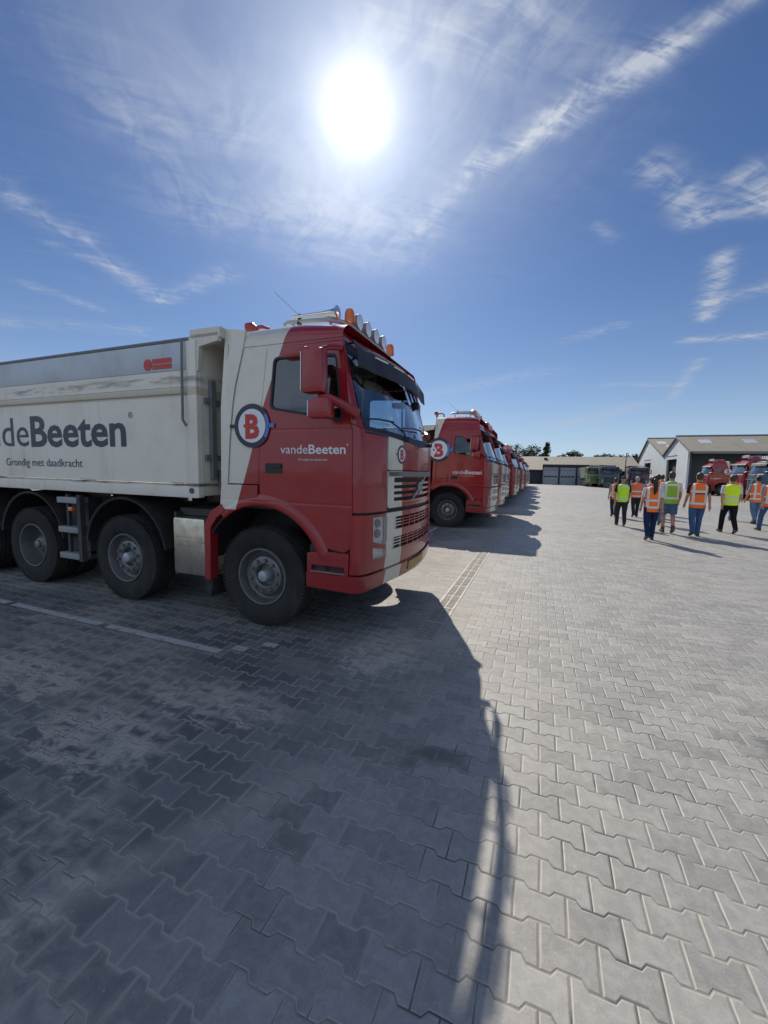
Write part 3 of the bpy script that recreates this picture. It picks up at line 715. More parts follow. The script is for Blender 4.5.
    vs = [p for r_ in rings for p in r_]; fs = [(j*n+i, j*n+i+1, (j+1)*n+i+1, (j+1)*n+i) for j in range(7) for i in range(n-1)]
    # cap: strips joining the two sides
    half = n//2
    for i in range(half): a = 7*n+i; b = 7*n+n-1-i; fs.append((a, a+1, b-1, b)) if i < half-1 or n % 2 == 0 else fs.append((a, a+1, b))
    # rear edge
    fs.append(tuple([j*n for j in range(8)] + [j*n+n-1 for j in reversed(range(8))]))
    rf.add(vs, fs); roof = rf.build('roof', LV, t, ang=50)
    # back wall and floor
    bw = MB(); bw.box(-1.83, -1.80, -HW+.03, HW-.03, 1.25, zw+.05); bw.build('rear_wall', M['cream'] if not high else LV, t)
    fl = MB(); fl.box(-1.8, -.4, -HW+.05, HW-.05, 1.22, 1.28); fl.box(-.46, -.36, -HW+.35, HW-.35, .7, 1.3); fl.build('cab_floor', M['black'], t)
    # interior
    ds = MB(); ds.box(-.62, -.27, -HW+.09, HW-.09, 1.75, 1.93, .03); ds.build('dashboard', M['int'], t)
    for yy in (-.55, .55):
        se = MB(); se.box(-1.35, -.85, yy-.25, yy+.25, 1.45, 1.62, .04); se.box(-1.42, -1.28, yy-.25, yy+.25, 1.6, 2.25, .05); se.box(-1.41, -1.31, yy-.14, yy+.14, 2.27, 2.45, .04); se.build('seat', M['seat'], t)
    sw = MB(); sw.lathe([(.21, -.014), (.225, 0), (.21, .014), (.195, 0), (.21, -.014)], (0, 0, 0), 'x', 28); rr = Matrix.Rotation(R_(50), 3, 'Y'); sw.v = [tuple(rr @ Vector(v) + Vector((-.72, .55, 1.95))) for v in sw.v]; sw.build('steering_wheel', M['black'], t)
    # --- fenders --------------------------------------------------------------
    def fend(mb, r0, r1, a0, a1, w0, w1, n=18, cx=AX, cz=.52):
        """arched band: outer lip and inward roll"""
        vs = []; 
        for k in range(n+1):
            t_ = R_(a0+(a1-a0)*k/n); c, s = math.cos(t_), math.sin(t_)
            for (r, y) in ((r0, w0+.002), (r0, w1), (r0+.022, w1-.006), ((r0+r1)/2+.02, w1-.003), (r1, w1+.012), (r1, w0)):
                vs.append((cx+r*c, y, cz+r*s))
        fs = [(k*6+j, k*6+j+1, (k+1)*6+j+1, (k+1)*6+j) for k in range(n) for j in range(5)]; mb.add(vs, fs)
    both(t, 'fender', LV, lambda mb: (fend(mb, .735, .85, 22, 128, -HW+.02, -HW-.010), mb.prism([(-1.88, 1.455), (-1.90, 1.23), (-1.83, 1.20)] + [(AX+.80*math.cos(R_(a)), .52+.80*math.sin(R_(a))) for a in range(122, 88, -6)] + [(-1.42, 1.46)], -HW+.02, -HW-.012)))
    def guard(mb):
        mb.prism([(-1.88, 1.25), (-2.02, 1.17), (-2.11, 1.03), (-2.125, .42), (-2.045, .42), (-2.035, .99), (-1.95, 1.10), (-1.84, 1.18)], -HW-.02, -HW+.09)
    both(t, 'rear_fender', M['red'], guard)
    both(t, 'mud_flap', M['rubber'], lambda mb: mb.prism([(-2.12, .42), (-2.15, .22), (-2.06, .22), (-2.03, .42)], -HW, -HW+.3))
    both(t, 'wheel_housing', M['black'], lambda mb: (fend(mb, .75, .76, 5, 178, -.6, -HW+.02), mb.box(-2.1, -.75, -.62, -.60, .7, 1.3)))
    # --- mirrors --------------------------------------------------------------
    def mir(mb):
        mb.box(-.74, -.53, -1.49, -1.37, 2.275, 2.645, .035); mb.box(-.68, -.47, -1.48, -1.36, 2.065, 2.235, .03)
        mb.box(-.95, -.70, -1.46, -1.32, 2.585, 2.675, .03)
        mb.tube([(-.60, -1.42, 2.24), (-.52, -1.40, 2.245), (-.42, -1.33, 2.19), (-.34, -1.2, 2.13)], [.035, .035, .04, .05], 10)
        mb.tube([(-.62, -1.40, 2.64), (-.58, -1.28, 2.70), (-.52, -1.16, 2.72)], .025, 8)
    for s, o in zip((1, -1), both(t, 'mirror', M['red'], mir)):
        g = MB(); g.box(-.745, -.7405, -1.48, -1.375, 2.30, 2.62)
        g.box(-.686, -.681, -1.465, -1.375, 2.085, 2.215)
        if s < 0: g.mirror()
        g.build('mirror_glass', M['chrome'], o)
    fm = MB(); fm.box(-.47, -.38, .82, .90, 2.47, 2.57, .02); fm.tube([(-.43, .86, 2.55), (-.50, .84, 2.74)], .012, 6); fm.build('front_mirror', M['black'], t)
    # --- sun visor -------------------------------------------------------------
    vz = MB(); nn = 28; ex = (.12 if not high else .30); zt = 2.81 if not high else 2.90
    vs = []
    for k in range(nn+1):
        u = U0+.16+(2*UC-2*U0-.32)*k/nn; e = 1-abs(2*k/nn-1)**6*.35
        a = S(u, zt, .012 if high else .105); n_ = (S(u, zt, .1)-S(u, zt, 0)).normalized(); n_.y *= .35
        b = a + n_*ex*e + Vector((0, 0, -.235 if not high else -.17)); mdl = (a+b)/2 + Vector((.02, 0, .03))
        vs += [a, mdl, b, b-Vector((.012, 0, .012)), mdl-Vector((.012, 0, .014)), a-Vector((0, 0, .016))]
    vf = [(k*6+j, k*6+(j+1) % 6, (k+1)*6+(j+1) % 6, (k+1)*6+j) for k in range(nn) for j in range(6)]
    vf += [tuple(range(6)), tuple(nn*6+j for j in reversed(range(6)))]
    vz.add(vs, vf); vis = vz.build('sun_visor', M['black'], t)
    if not high:
        for k in (1, 5, 9, 14, 19, 23, 27):
            bk_ = MB(); q = Vector(vs[k*6]); p0 = S(U0+.16+(2*UC-2*U0-.32)*k/nn, zt+.005, -.02); bk_.tube([p0, q], .010, 6); bk_.build('visor_bracket', M['black'], vis)
        for k in (4, 9, 14, 19):
            mlk = MB(); q = vs[k*6+1]; q2 = vs[(k+3)*6+1]; mlk.tube([q+Vector((.015, 0, .0)), q2+Vector((.015, 0, .0))], .009, 6)
            mlk.build('marker_lamp', M['lamp'], vis)
    # --- roof gear ---------------------------------------------------------------
    zr = 0.0 if not high else .22
    lb = MB(); zb = 3.13+zr; xb_ = -.73 if not high else -.80
    lb.tube([(-1.50, -.62, zb+.07), (-1.44, -.63, zb+.09), (-.95, -.66, zb+.06), (-.80, -.66, zb+.02), (xb_, -.60, zb), (xb_, 0, zb), (xb_, .60, zb), (-.80, .66, zb+.02), (-.95, .66, zb+.06), (-1.44, .63, zb+.09), (-1.50, .62, zb+.07)], .026, 10)
    for yy in (-.64, .64):
        for xx in (-1.38, -.92): lb.tube([(xx, yy, zb+.07), (xx, yy, zb-.16)], .016, 8)
    bar_ = lb.build('light_bar', M['alu'], t)
    for yy in (-.36, -.12, .12, .36):
        l = MB(); l.lathe([(0, -.09), (.03, -.088), (.055, -.07), (.076, -.03), (.082, .0), (.082, .02)], (xb_, yy, zb+.105), 'x', 24); l.tube([(xb_-.02, yy, zb), (xb_-.02, yy, zb+.04)], .014, 6); lo_ = l.build('spot_lamp', M['grey'], bar_)
        g = MB(); g.lathe([(.080, .018), (.05, .028), (0, .033)], (xb_, yy, zb+.105), 'x', 24); g.build('lens', M['lamp'], lo_)
    for yy in (-.60, .60):
        l = MB(); l.lathe([(.055, .0), (.055, .02), (.05, .10), (.035, .13), (0, .138)], (xb_+.01, yy, zb+.02), 'z', 20); l.build('beacon', M['orange'], bar_)
    hn = MB()
    for yy, dz_ in ((-.72, .02),): hn.tube([(-1.36, yy+.03, zb+.115), (-1.28, yy+.03, zb+.115), (-1.0, yy+.03, zb+.11), (-.90, yy+.03, zb+.105), (-.84, yy+.03, zb+.10), (-.81, yy+.03, zb+.10)], [.014, .016, .022, .034, .05, .068], 18)
    hn.build('air_horn', M['chrome'], bar_)
    an = MB(); an.tube([(-1.30, -.64, zb+.05), (-1.30, -.64, zb+.16)], [.03, .012], 8); an.tube([(-1.30, -.64, zb+.14), (-1.62, -.64, zb+.43)], .0022, 5); an.build('antenna', M['black'], t)
    rb = MB(); rb.tube([(-2.02, -.6, 3.23+zr), (-1.96, -.6, 3.235+zr), (-1.90, -.6, 3.20+zr)], [.06, .055, .035], 12); rb.tube([(-1.93, -.6, 3.22+zr), (-1.82, -.6, 3.23+zr), (-1.74, -.6, 3.2+zr), (-1.70, -.6, 3.02+zr)], .022, 8); rb.tube([(-1.95, -.6, 3.2+zr), (-1.93, -.6, 2.8+zr)], .03, 8); rb.build('roof_loudspeaker', M['red'], t)
    # --- writing ----------------------------------------------------------------
    for s in (1, -1):
        a = MB(); b = MB(); c = MB()
        if not high: X0, X1, zb_, cap = -1.15, -.43, 1.775, .088
        else: X0, X1, zb_, cap = -1.28, -.42, 1.60, .12
        def face(x, z, o=.003, s=s, X0=X0, X1=X1):
            p = S(x if s > 0 else (X0+X1)-x, z, o)
            return Vector((p.x, p.y*s, p.z))
        xm = X0+(X1-X0)*.425
        lay_text(a, 'vande', X0, xm, zb_, cap, face); lay_text(b, 'Beeten', xm+.01, X1-.015, zb_, cap, face, .018); lay_text(b, '\u00ae', X1-.008, X1+.012, zb_+cap*.8, cap*.25, face)
        lay_text(c, 'Grondig met daadkracht', X0+(X1-X0)*.28, X0+(X1-X0)*.72, zb_-.065, .022, face)
        a.v += b.v[:0]
        k = MB(); k.add(a.v, a.f); k.add(b.v, b.f); k.add(c.v, c.f); k.build('lettering', M['ink_white'], doors[0 if s > 0 else 1], smooth=False)
        lcx, lcz, lr = (-1.475, 2.045, .215) if not high else (-1.72, 2.30, .36)
        def lface(x, z, o=.003, s=s, lcx=lcx):
            p = S(x if s > 0 else 2*lcx-x, z, o); q = Vector((p.x, p.y*s, p.z)); return q
        logo(t, lcx, lcz, lr, lface, .018)
    # --- chassis ------------------------------------------------------------------
    ch = MB()
    for yy in (-.42, .42): ch.box(-8.9, -.5, yy-.04, yy+.04, .78, 1.08)
    for xx in (-2.2, -3.0, -4.4, -5.6, -6.9, -8.2): ch.box(xx-.06, xx+.06, -.4, .4, .85, 1.02)
    for xx in (-1.4, -3.41, -5.22, -6.59): ch.tube([(xx, -.95, .52), (xx, .95, .52)], .075, 10); ch.box(xx-.6, xx+.6, -.5, -.42, .62, .72); ch.box(xx-.6, xx+.6, .42, .5, .62, .72)
    ch.box(-1.9, -.6, -.38, .38, .55, 1.15, .05); ch.box(-3.2, -2.3, -.9, -.46, .5, .95); ch.box(-3.1, -2.2, .5, 1.1, .48, 1.05, .05)
    ch.build('chassis', M['chassis'], t, smooth=False)
    hz_ = MB()
    for k, (ya, za) in enumerate(((-.95, 1.22), (-.88, 1.26), (-.80, 1.20))): hz_.tube([(-1.84, ya, 1.32), (-1.93, ya-.02, za), (-2.05, ya+.03, za-.12+.03*k), (-2.16, ya+.08, za-.02), (-2.24, ya+.1, 1.30)], .014, 7)
    hz_.build('air_hoses', M['black'], t)
    at_ = MB(); at_.tube([(-4.62, -.86, .62), (-4.60, -.86, .62), (-4.18, -.86, .62), (-4.16, -.86, .62)], [.08, .12, .12, .08], 18); at_.build('air_tank', M['grey'], t)
    for s in (-1, 1):
        for i, xx in enumerate((-1.4, -3.41, -5.22, -6.59)): wheel(t, xx, s*(HW-.01), s, steer=i < 2, double=i >= 2)
    # mudguards over rear wheels
    for cx in (-3.41, -5.22, -6.59):
        def mg(mb, cx=cx):
            n = 16; vs = []
            for k in range(n+1):
                a = R_(10+160*k/n) if cx > -6 else R_(15+150*k/n); r = .70
                for y, rr in ((-HW+.01, r-.03), (-HW, r), (-HW+.30, r+.02), (-HW+.62, r), (-HW+.62, r-.012), (-HW+.03, r-.012)): vs.append((cx+(rr)*math.cos(a), y, .56+(rr)*math.sin(a)))
            mb.add(vs, [(k*6+j, k*6+(j+1) % 6, (k+1)*6+(j+1) % 6, (k+1)*6+j) for k in range(n) for j in range(6)])
        both(t, 'mudguard', M['black'], mg)
    for z in (.42, .76, 1.14): both(t, 'side_step', M['grey_step'], lambda mb, z=z: mb.box(-4.57, -4.19, -HW-.03, -HW+.12, z, z+.075, .006))
    both(t, 'step_bracket', M['chassis'], lambda mb: (mb.box(-4.47, -4.43, -HW+.02, -HW+.06, .42, 1.25), mb.box(-4.20, -4.14, -HW-.02, -HW+.04, .40, 1.25), mb.box(-4.47, -4.2, -HW+.1, -.5, .40, .46), mb.box(-4.55, -4.2, -HW+.12, -HW+.3, .5, 1.2)))
    both(t, 'side_marker', M['orange'], lambda mb: mb.box(-4.38, -4.30, -HW-.015, -HW+.03, 1.04, 1.09, .005))
    # polished tank with pressed checker pattern
    def tank(mb):
        mb.box(-2.60, -2.14, -HW+.0, -HW+.55, .43, 1.07, .035)
        for i in range(9):
            for j in range(3): mb.box(-2.56+i*.045+(j % 2)*.02, -2.54+i*.045+(j % 2)*.02, -HW-.004, -HW+.004, .85-j*.045, .862-j*.045, rot=Matrix.Rotation(R_(40 if (i+j) % 2 else -40), 3, 'Y'))
    for o_ in both(t, 'tank', M['tank'], tank): pass
    both(t, 'tank_strap', M['chassis'], lambda mb: (mb.box(-2.64, -2.61, -HW+.06, -HW+.5, .40, 1.12), mb.box(-2.64, -2.1, -HW+.15, -HW+.5, 1.08, 1.16)))
    return t
def tank_mat():
    m = mat('tank_aluminium', (.62, .58, .50), .28, .95); nt = m.node_tree; v, x, y, z = objpos(nt); b = bsdf(m)
    n_ = noise(nt, comb(nt, x*3, y, z*3), 2.5, 5, .6)
    nt.links.new(mixc(nt, n_.sm(.4, .75)*.6, (.62, .57, .48), (.24, .20, .15)), b.inputs['Base Color'])
    bn = nt.nodes.new('ShaderNodeBump'); bn.inputs['Strength'].default_value = .3; bn.inputs['Distance'].default_value = .01
    nt.links.new(noise(nt, v, 7, 3, .5).k, bn.inputs['Height']); nt.links.new(bn.outputs[0], b.inputs['Normal'])
    nt.links.new((n_*.4+.12).k, b.inputs['Roughness']); return m
M['tank'] = tank_mat()

def tipper_body(t, text=True):
    """steel tipping body behind the cab; local x from -2.3 back"""
    W = HW-.0
    bd = empty('tipper_body'); bd.parent = t
    XF, XR = -2.30, -8.8
    b = MB(); b.box(XR, XF+.12, -W+.03, W-.03, 1.36, 1.44); b.box(XR, XF+.11, -W, -W+.05, 1.445, 2.40); b.box(XR, XF+.11, W-.05, W, 1.445, 2.40)
    b.box(XF+.11, XF+.14, -W+.01, W-.01, 1.32, 2.95); b.box(XR, XR+.05, -W+.02, W-.02, 1.4, 2.8)
    b.build('side_boards', M['body'], bd)
    lo_ = MB(); lo2 = MB()
    for s in (-1, 1):
        y0, y1 = (-W-.035, -W+.05) if s < 0 else (W-.05, W+.035)
        lo_.box(XR, XF+.11, y0, y1, 1.295, 1.425, .012)
        lo_.box(XR, XF+.11, y0+.01*(s < 0), y1-.01*(s > 0), 2.40, 2.47, .015)
        lo_.box(XR, XF+.11, (y0+.015) if s < 0 else y0, y1 if s < 0 else y1-.015, 2.472, 2.64)
        lo_.box(XF-.0, XF+.135, y0, y1, 1.30, 2.93, .012)                         # corner post
        lo2.box(XR, XF-.02, (y0+.02) if s < 0 else y0+.01, (y1-.01) if s < 0 else y1-.02, 2.645, 2.935, .006)
    lo_.build('side_rails', M['body'], bd)
    bo = lo2.build('upper_board', M['alu'], bd)
    tp = MB()
    for s in (-1, 1): tp = MB(); tp.tube([(XR, s*(W+.0), 2.955), (XF+.02, s*(W+.0), 2.955)], .022, 8); tp.build('top_rail', M['grey'], bo)
    rd = MB()
    for s in (-1, 1): rd = MB(); rd.tube([(XF-.03, s*(W+.05), 2.93), (XF-.03, s*(W+.06), 2.6), (XF-.035, s*(W+.06), 2.12), (XF-.02, s*(W+.03), 2.06)], .014, 8); rd.build('tarpaulin_rod', M['grey'], bd)
    # tarpaulin housing over the headboard
    h = MB(); h.box(XF+.04, XF+.445, -W-.02, W+.02, 2.93, 3.04, .02)
    for s in (-1, 1):
        ya, yb = (-W-.02, -W+.03) if s < 0 else (W-.03, W+.02)
        h.prism([(XF+.04, 2.98), (XF+.42, 2.98), (XF+.42, 2.90), (XF+.17, 2.86), (XF+.15, 2.62), (XF+.03, 2.60)], ya, yb)
    h.build('headboard_hood', M['cream'], bd)
    r = MB(); r.box(XF+.142, XF+.19, -W+.12, -W+.18, 1.5, 2.55); r.tube([(XF+.20, -.72, 1.45), (XF+.20, -.72, 2.2)], .02, 8); r.tube([(XF+.20, -.86, 1.45), (XF+.20, -.86, 2.0)], .012, 8)
    for z in (1.7, 2.3): r.box(XF+.142, XF+.17, -W+.05, W-.05, z, z+.06)
    r.tube([(XF+.25, 0, 1.1), (XF+.25, 0, 2.7)], .09, 16)
    r.box(XF+.15, XF+.23, -.98, -.86, 1.42, 1.6, .01)
    r.build('hoist_gear', M['grey'], bd)
    for s in (-1, 1): bt = MB(); bt.lathe([(.03, 0), (.03, .01), (0, .012)], (XF+.04, s*(W+.036), 1.375), 'y', 12, s); bt.build('bolt', M['nut'], bd)
    if text:
        for s in (-1, 1):
            XA = -8.0
            def face(x, z, o=.004, s=s):
                return Vector((x if s < 0 else (-5.72-3.27)-x, s*(W+o), z))
            k = MB(); lay_text(k, 'vande', -6.62, -5.12, 1.86, .40, face); lay_text(k, 'Beeten', -5.07, -3.28, 1.86, .40, face, .022)
            lay_text(k, '\u00ae', -3.23, -3.16, 2.17, .07, face)
            lay_text(k, 'Grondig met daadkracht', -5.66, -4.07, 1.60, .105, face); k.build('lettering', M['ink'], bd, smooth=False)
            d = MB(); f2 = lambda x, z, o=.0: Vector((x if s < 0 else (-2.72*2)-x, s*(W+.02+o), z))
            n = 20; cx, cz, rr = -2.87, 2.73, .062
            d.add([f2(cx, cz)] + [f2(cx+rr*math.cos(2*PI*q/n), cz+rr*math.sin(2*PI*q/n)) for q in range(n)], [(0, 1+q, 1+(q+1) % n) for q in range(n)])
            d.add([f2(-2.80, 2.735), f2(-2.52, 2.735), f2(-2.52, 2.785), f2(-2.80, 2.785)], [(0, 1, 2, 3)]); d.add([f2(-2.80, 2.675), f2(-2.52, 2.675), f2(-2.52, 2.725), f2(-2.80, 2.725)], [(0, 1, 2, 3)])
            d.build('maker_sticker', M['ink_red'], bo, smooth=False)
    return bd

t1 = build_truck(False); tipper_body(t1)
t1.location = (-1.2, 3.27+HW, 0)
tag(t1, 'nearest red and cream tipper truck, black sun visor, large dark lettering on its pale body', 'truck', 'red and cream trucks parked in a row')
t2 = build_truck(True)
bb_ = tipper_body(t2, False)
t2.location = (-1.1, 11.7+HW, 0)
tag(t2, 'high-roofed red truck, second in the row, its emblem showing just behind the nearest cab', 'truck', 'red and cream trucks parked in a row')
rowy = [14.65, 20.0, 22.95, 26.9, 29.9, 33.4, 37.2, 41.2, 44.3, 48.6, 52.0, 56.0, 60.0]
words = ['third', 'fourth', 'fifth', 'sixth', 'seventh', 'eighth', 'ninth', 'tenth', 'eleventh', 'twelfth', 'thirteenth', 'fourteenth', 'last']
for i, y in enumerate(rowy):
    c = copy_tree(t2 if i not in (2, 6, 9) else t1, None, None, [(), ('light_bar',), (), ('roof_loudspeaker', 'antenna'), (), ('light_bar', 'antenna'), (), (), ('roof_loudspeaker',), (), ('light_bar',), (), ()][i])
    c.location = (-1.12 + [.04, -.18, .10, .02, -.16, .10, -.05, .15, -.14, .03, .1, -.12, .0][i], y+HW, 0); c.rotation_euler = (0, 0, R_([.3, -.5, .4, 0, .6, -.3, .2, 0, -.4, .5, 0, .3, 0][i]))
    tag(c, ('red truck, %s from the camera in the long row on the left' % words[i]) if i < 12 else 'red truck farthest away at the end of the long row on the left', 'truck', 'red and cream trucks parked in a row')
# trucks by the sheds on the right, facing left
for (px_, py_2, lab, sw) in ((14.9, 47.0, 'red truck with round emblem before the open shed, leftmost of the three on the right', None),
                          (14.5, 39.0, 'red truck on the right, between the emblem truck and the dark teal cab', None),
                          (14.3, 35.4, 'dark teal truck at the right edge, lower than the red truck beside it', 'teal')):
    src = t2 if sw is None else t1
    c = copy_tree(src, None, None if sw is None else {'livery_paint': M['teal'], 'red_paint': M['teal'], 'cream_paint': M['teal']}, () if sw is None else ('lettering', 'emblem_ring', 'emblem_arc', 'emblem_disc', 'emblem_letter'))
    c.location = (px_, py_2+HW, 0); c.rotation_euler = (0, 0, PI); tag(c, lab, 'truck', 'trucks parked in front of the sheds')
E2 = ('lettering', 'emblem_ring', 'emblem_arc', 'emblem_disc', 'emblem_letter')
for (xx, yy, rz, pm, lab, hi) in ((9.35, 64, -93, 'teal', 'dark teal truck facing the camera before the far barn, left of the lamp post', False),
                          (8.0, 67.5, -88, 'lime', 'truck with pale lime cab by the far barn doors, left of the dark teal one', False),
                          (13.4, 66.5, -97, 'plum', 'dark plum truck facing the camera, right of the lamp post by the barn', False)):
    sw = {'livery_paint': M[pm], 'livery_paint_high': M[pm], 'red_paint': M[pm], 'cream_paint': M['grey'], 'tipper_paint': M['grey'], 'aluminium': M['grey']}
    c = copy_tree(t2 if hi else t1, None, sw, E2); c.location = (xx, yy, 0); c.rotation_euler = (0, 0, R_(rz)); tag(c, lab, 'truck', 'trucks parked near the far barn')

# ------------------------------------------------------------------ buildings
def clad(name, col, col2, pitch=.25, axis='x', bump=.5, rough=.75, amt=.35):
    m = mat(name, col, rough); nt = m.node_tree; v, x, y, z = objpos(nt); b = bsdf(m)
    q = {'x': x, 'y': y, 'z': z}[axis]; fr = (q/pitch - (q/pitch).round()).abs()
    n_ = noise(nt, comb(nt, x, y, z), .6, 6, .65); st = noise(nt, comb(nt, x*2, y*2, z*.25), 1.2, 5, .6)
    c = mixc(nt, (n_.sm(.4, .75)*amt + st.sm(.45, .8)*amt).clamp(), col, col2)
    nt.links.new(c, b.inputs['Base Color'])
    bn = nt.nodes.new('ShaderNodeBump'); bn.inputs['Strength'].default_value = bump; bn.inputs['Distance'].default_value = .03
    nt.links.new(fr.sm(.3, .5).k, bn.inputs['Height']); nt.links.new(bn.outputs[0], b.inputs['Normal'])
    return m
M['roof_sheet'] = clad('roof_sheeting', (.30, .27, .22), (.17, .15, .12), .18, 'x', .5)
M['barn_roof'] = clad('barn_roof_sheeting', (.28, .25, .20), (.19, .16, .13), .18, 'x', .5, amt=.5)
M['dark_wall'] = clad('dark_cladding', (.018, .022, .030), (.04, .045, .05), .3, 'x')
M['white_wall'] = clad('white_render', (.56, .60, .64), (.36, .38, .40), 4.0, 'y', .1)
M['grey_wall'] = clad('grey_cladding', (.07, .072, .075), (.12, .12, .12), .3, 'x')
M['door_grey'] = clad('sectional_door', (.30, .33, .37), (.22, .24, .27), .5, 'z', .6)
M['concrete'] = dirty(mat('concrete_plinth', (.28, .27, .25), .8), (.28, .27, .25), amt=.3)
M['skylight'] = mat('skylight_sheet', (.96, .96, .95), .5, 1.0, .0)
M['void'] = mat('shed_interior', (.03, .03, .032), .9)
def far_barn():
    t = empty('barn', (3.5, 78, 0), 0, 'long low barn with sandy roof and grey sectional doors at the yard\'s far end', 'barn')
    w_ = MB(); x0, x1 = -16, 12.3
    w_.box(x0, -2.98, 0, .2, 0, 2.62); w_.box(x0, x0+.2, 0, 18, 0, 2.62); w_.box(x1-.2, x1, 0, 18, 0, 2.62); w_.box(x0, x1, 17.8, 18, 0, 2.6); w_.box(9.3, x1, 0, .2, 0, 2.62)
    for xx in (x0, x1-.2): w_.prism([(0, 2.6), (18, 2.6), (9, 5.15)], xx, xx+.2, 'yz')
    w_.build('wall', M['dark_wall'], t, smooth=False)
    r = MB(); r.prism([(-.5, 2.50), (9, 5.22), (18.5, 2.50), (18.5, 2.60), (9, 5.34), (-.5, 2.60)], x0-.4, x1+.4, 'yz'); rf = r.build('roof', M['barn_roof'], t, smooth=False)
    v = MB(); v.box(-2.75, -2.15, 6.3, 6.9, 4.2, 5.0); v.build('roof_vent', M['dark_wall'], rf, smooth=False)
    f = MB(); f.prism([(-2.98, 0), (-2.98, 3.55), (8.2, 3.55), (9.4, 2.7), (9.4, 0), (8.3, 0), (8.3, 3.05), (-2.86, 3.05), (-2.86, 0)], -.6, -.25); f.box(-2.98, 8.6, -.25, 3.0, 3.2, 3.5)
    for xx in (-.18, 2.62, 5.40): f.box(xx-.12, xx+.12, -.58, -.27, 0, 3.05)
    f.build('door_frame', M['dark_wall'], t, smooth=False)
    for a, b_ in ((-2.86, -.30), (-.06, 2.50), (2.74, 5.28), (5.52, 8.3)):
        d = MB(); d.box(a, b_, -.42, -.34, .02, 3.04); dd = d.build('sectional_door', M['door_grey'], t, smooth=False)
        q = MB(); n = 4; wd = (b_-a-.3)/n
        for k in range(n): q.box(a+.15+k*wd+.06, a+.15+(k+1)*wd-.06, -.43, -.425, 1.28, 1.52)
        q.build('window_strip', M['void'], dd, smooth=False)
    g = MB(); g.prism([(10.0, 0), (10.0, 2.9), (10.45, 3.45), (11.6, 3.45), (12.25, 2.7), (12.25, 0)], -.5, -.2); g.box(10.3, 11.6, -.2, 2.8, 3.1, 3.4); g.build('porch', M['dark_wall'], t, smooth=False)
far_barn()
def gabled(name, label, X0, X1, ya, za, yr, zr, yb, zb, open_front, doors, skys):
    """ridge along x; gable end facing -x at X0"""
    t = empty(name, (X0, ya, 0), 0, label, 'shed')
    A, Rr, B = 0, yr-ya, yb-ya; L = X1-X0
    g = MB(); th = .25
    # gable wall with doorways (pieces between openings)
    ys = sorted(doors); yf = 1.6 if open_front else .0
    def ztop(y): return za-.12 + (zr-za)*(y/Rr) if y < Rr else zr-.12 + (zb-zr)*((y-Rr)/(B-Rr))
    cuts = [yf]
    for a, b_, h in ys: cuts += [a-ya, b_-ya]
    cuts.append(B); 
    for i in range(0, len(cuts)-1, 2):
        a, b_ = cuts[i], cuts[i+1]; top = [(b_, ztop(b_))] + ([(Rr, ztop(Rr))] if a < Rr < b_ else []) + [(a, ztop(a))]
        g.prism([(a, 0), (b_, 0)] + top, 0, th, 'yz')
    for a, b_, h in ys:
        a -= ya; b_ -= ya; top = [(b_, ztop(b_))] + ([(Rr, ztop(Rr))] if a < Rr < b_ else []) + [(a, ztop(a))]
        g.prism([(a, h), (b_, h)] + top, .001, th-.001, 'yz')
    if not open_front: g.box(th, L, .02, .25, 0, za-.15)
    g.build('gable_wall', M['white_wall'], t, smooth=False)
    for a, b_, h in ys:
        d = MB(); d.box(.6, .7, a-ya-.2, b_-ya+.2, 0, h+.1); d.build('doorway', M['void'], t, smooth=False)
        d = MB(); d.box(-.05, .0, a-ya-.1, b_-ya+.1, h+.5, h+.6); d.build('lintel_rail', M['grey'], t, smooth=False)
    r = MB(); o = .0
    s1 = (zr-za)/Rr; s2 = (zb-zr)/(B-Rr)
    r.prism([(A-.2, za-.2*s1), (Rr, zr), (B, zb), (B, zb-.14), (Rr, zr-.14), (A-.2, za-.14-.2*s1)], -.25, L, 'yz'); rf = r.build('roof', M['roof_sheet'], t, smooth=False)
    rc = MB(); rc.tube([(-.27, Rr, zr+.02), (L, Rr, zr+.02)], .14, 8); rc.build('ridge_cap', M['grey'], rf)
    tr = MB(); tr.prism([(A-.22, za-.2*s1-.05), (Rr, zr-.05), (B, zb-.05), (B, zb-.28), (Rr, zr-.28), (A-.22, za-.33-.2*s1)], -.31, -.252, 'yz'); tr.build('verge_trim', M['grey'], rf, smooth=False)
    for xx, f0, f1 in skys:
        q = MB(); y0, y1 = Rr*f0, Rr*f1
        z0, z1 = za+(zr-za)*f0+.03, za+(zr-za)*f1+.03; xw = xx+1.35; q.add([(xx, y0, z0), (xw, y0, z0), (xw, y1, z1), (xx, y1, z1), (xx, y0, z0-.04), (xw, y0, z0-.04), (xw, y1, z1-.04), (xx, y1, z1-.04)], [(0, 1, 2, 3), (0, 4, 5, 1), (1, 5, 6, 2), (2, 6, 7, 3), (3, 7, 4, 0)])
        q.build('skylight', M['skylight'], rf, smooth=False)
    if open_front:
        b = MB(); b.box(th, L, 3.2, 3.4, 0, za+.6); b.box(th, .5, 1.6, 3.4, 0, za-.1); b.build('recessed_wall', M['grey_wall'], t, smooth=False)
        k = 0; xx = 6.0
        while xx < L:
            p = MB(); p.box(xx-.15, xx+.15, .1, .4, 0, za-.15); p.build('post', M['void'], t, smooth=False); xx += 5.6
        for xx in (9.0, 20.5):
            d = MB(); d.box(xx, xx+4.2, 3.1, 3.19, 0, 4.4); d.build('sliding_door', M['door_grey'], t, smooth=False)
        q = MB(); q.box(.0, L, -.24, -.12, za-.42, za-.22); q.build('gutter', M['grey'], t, smooth=False)
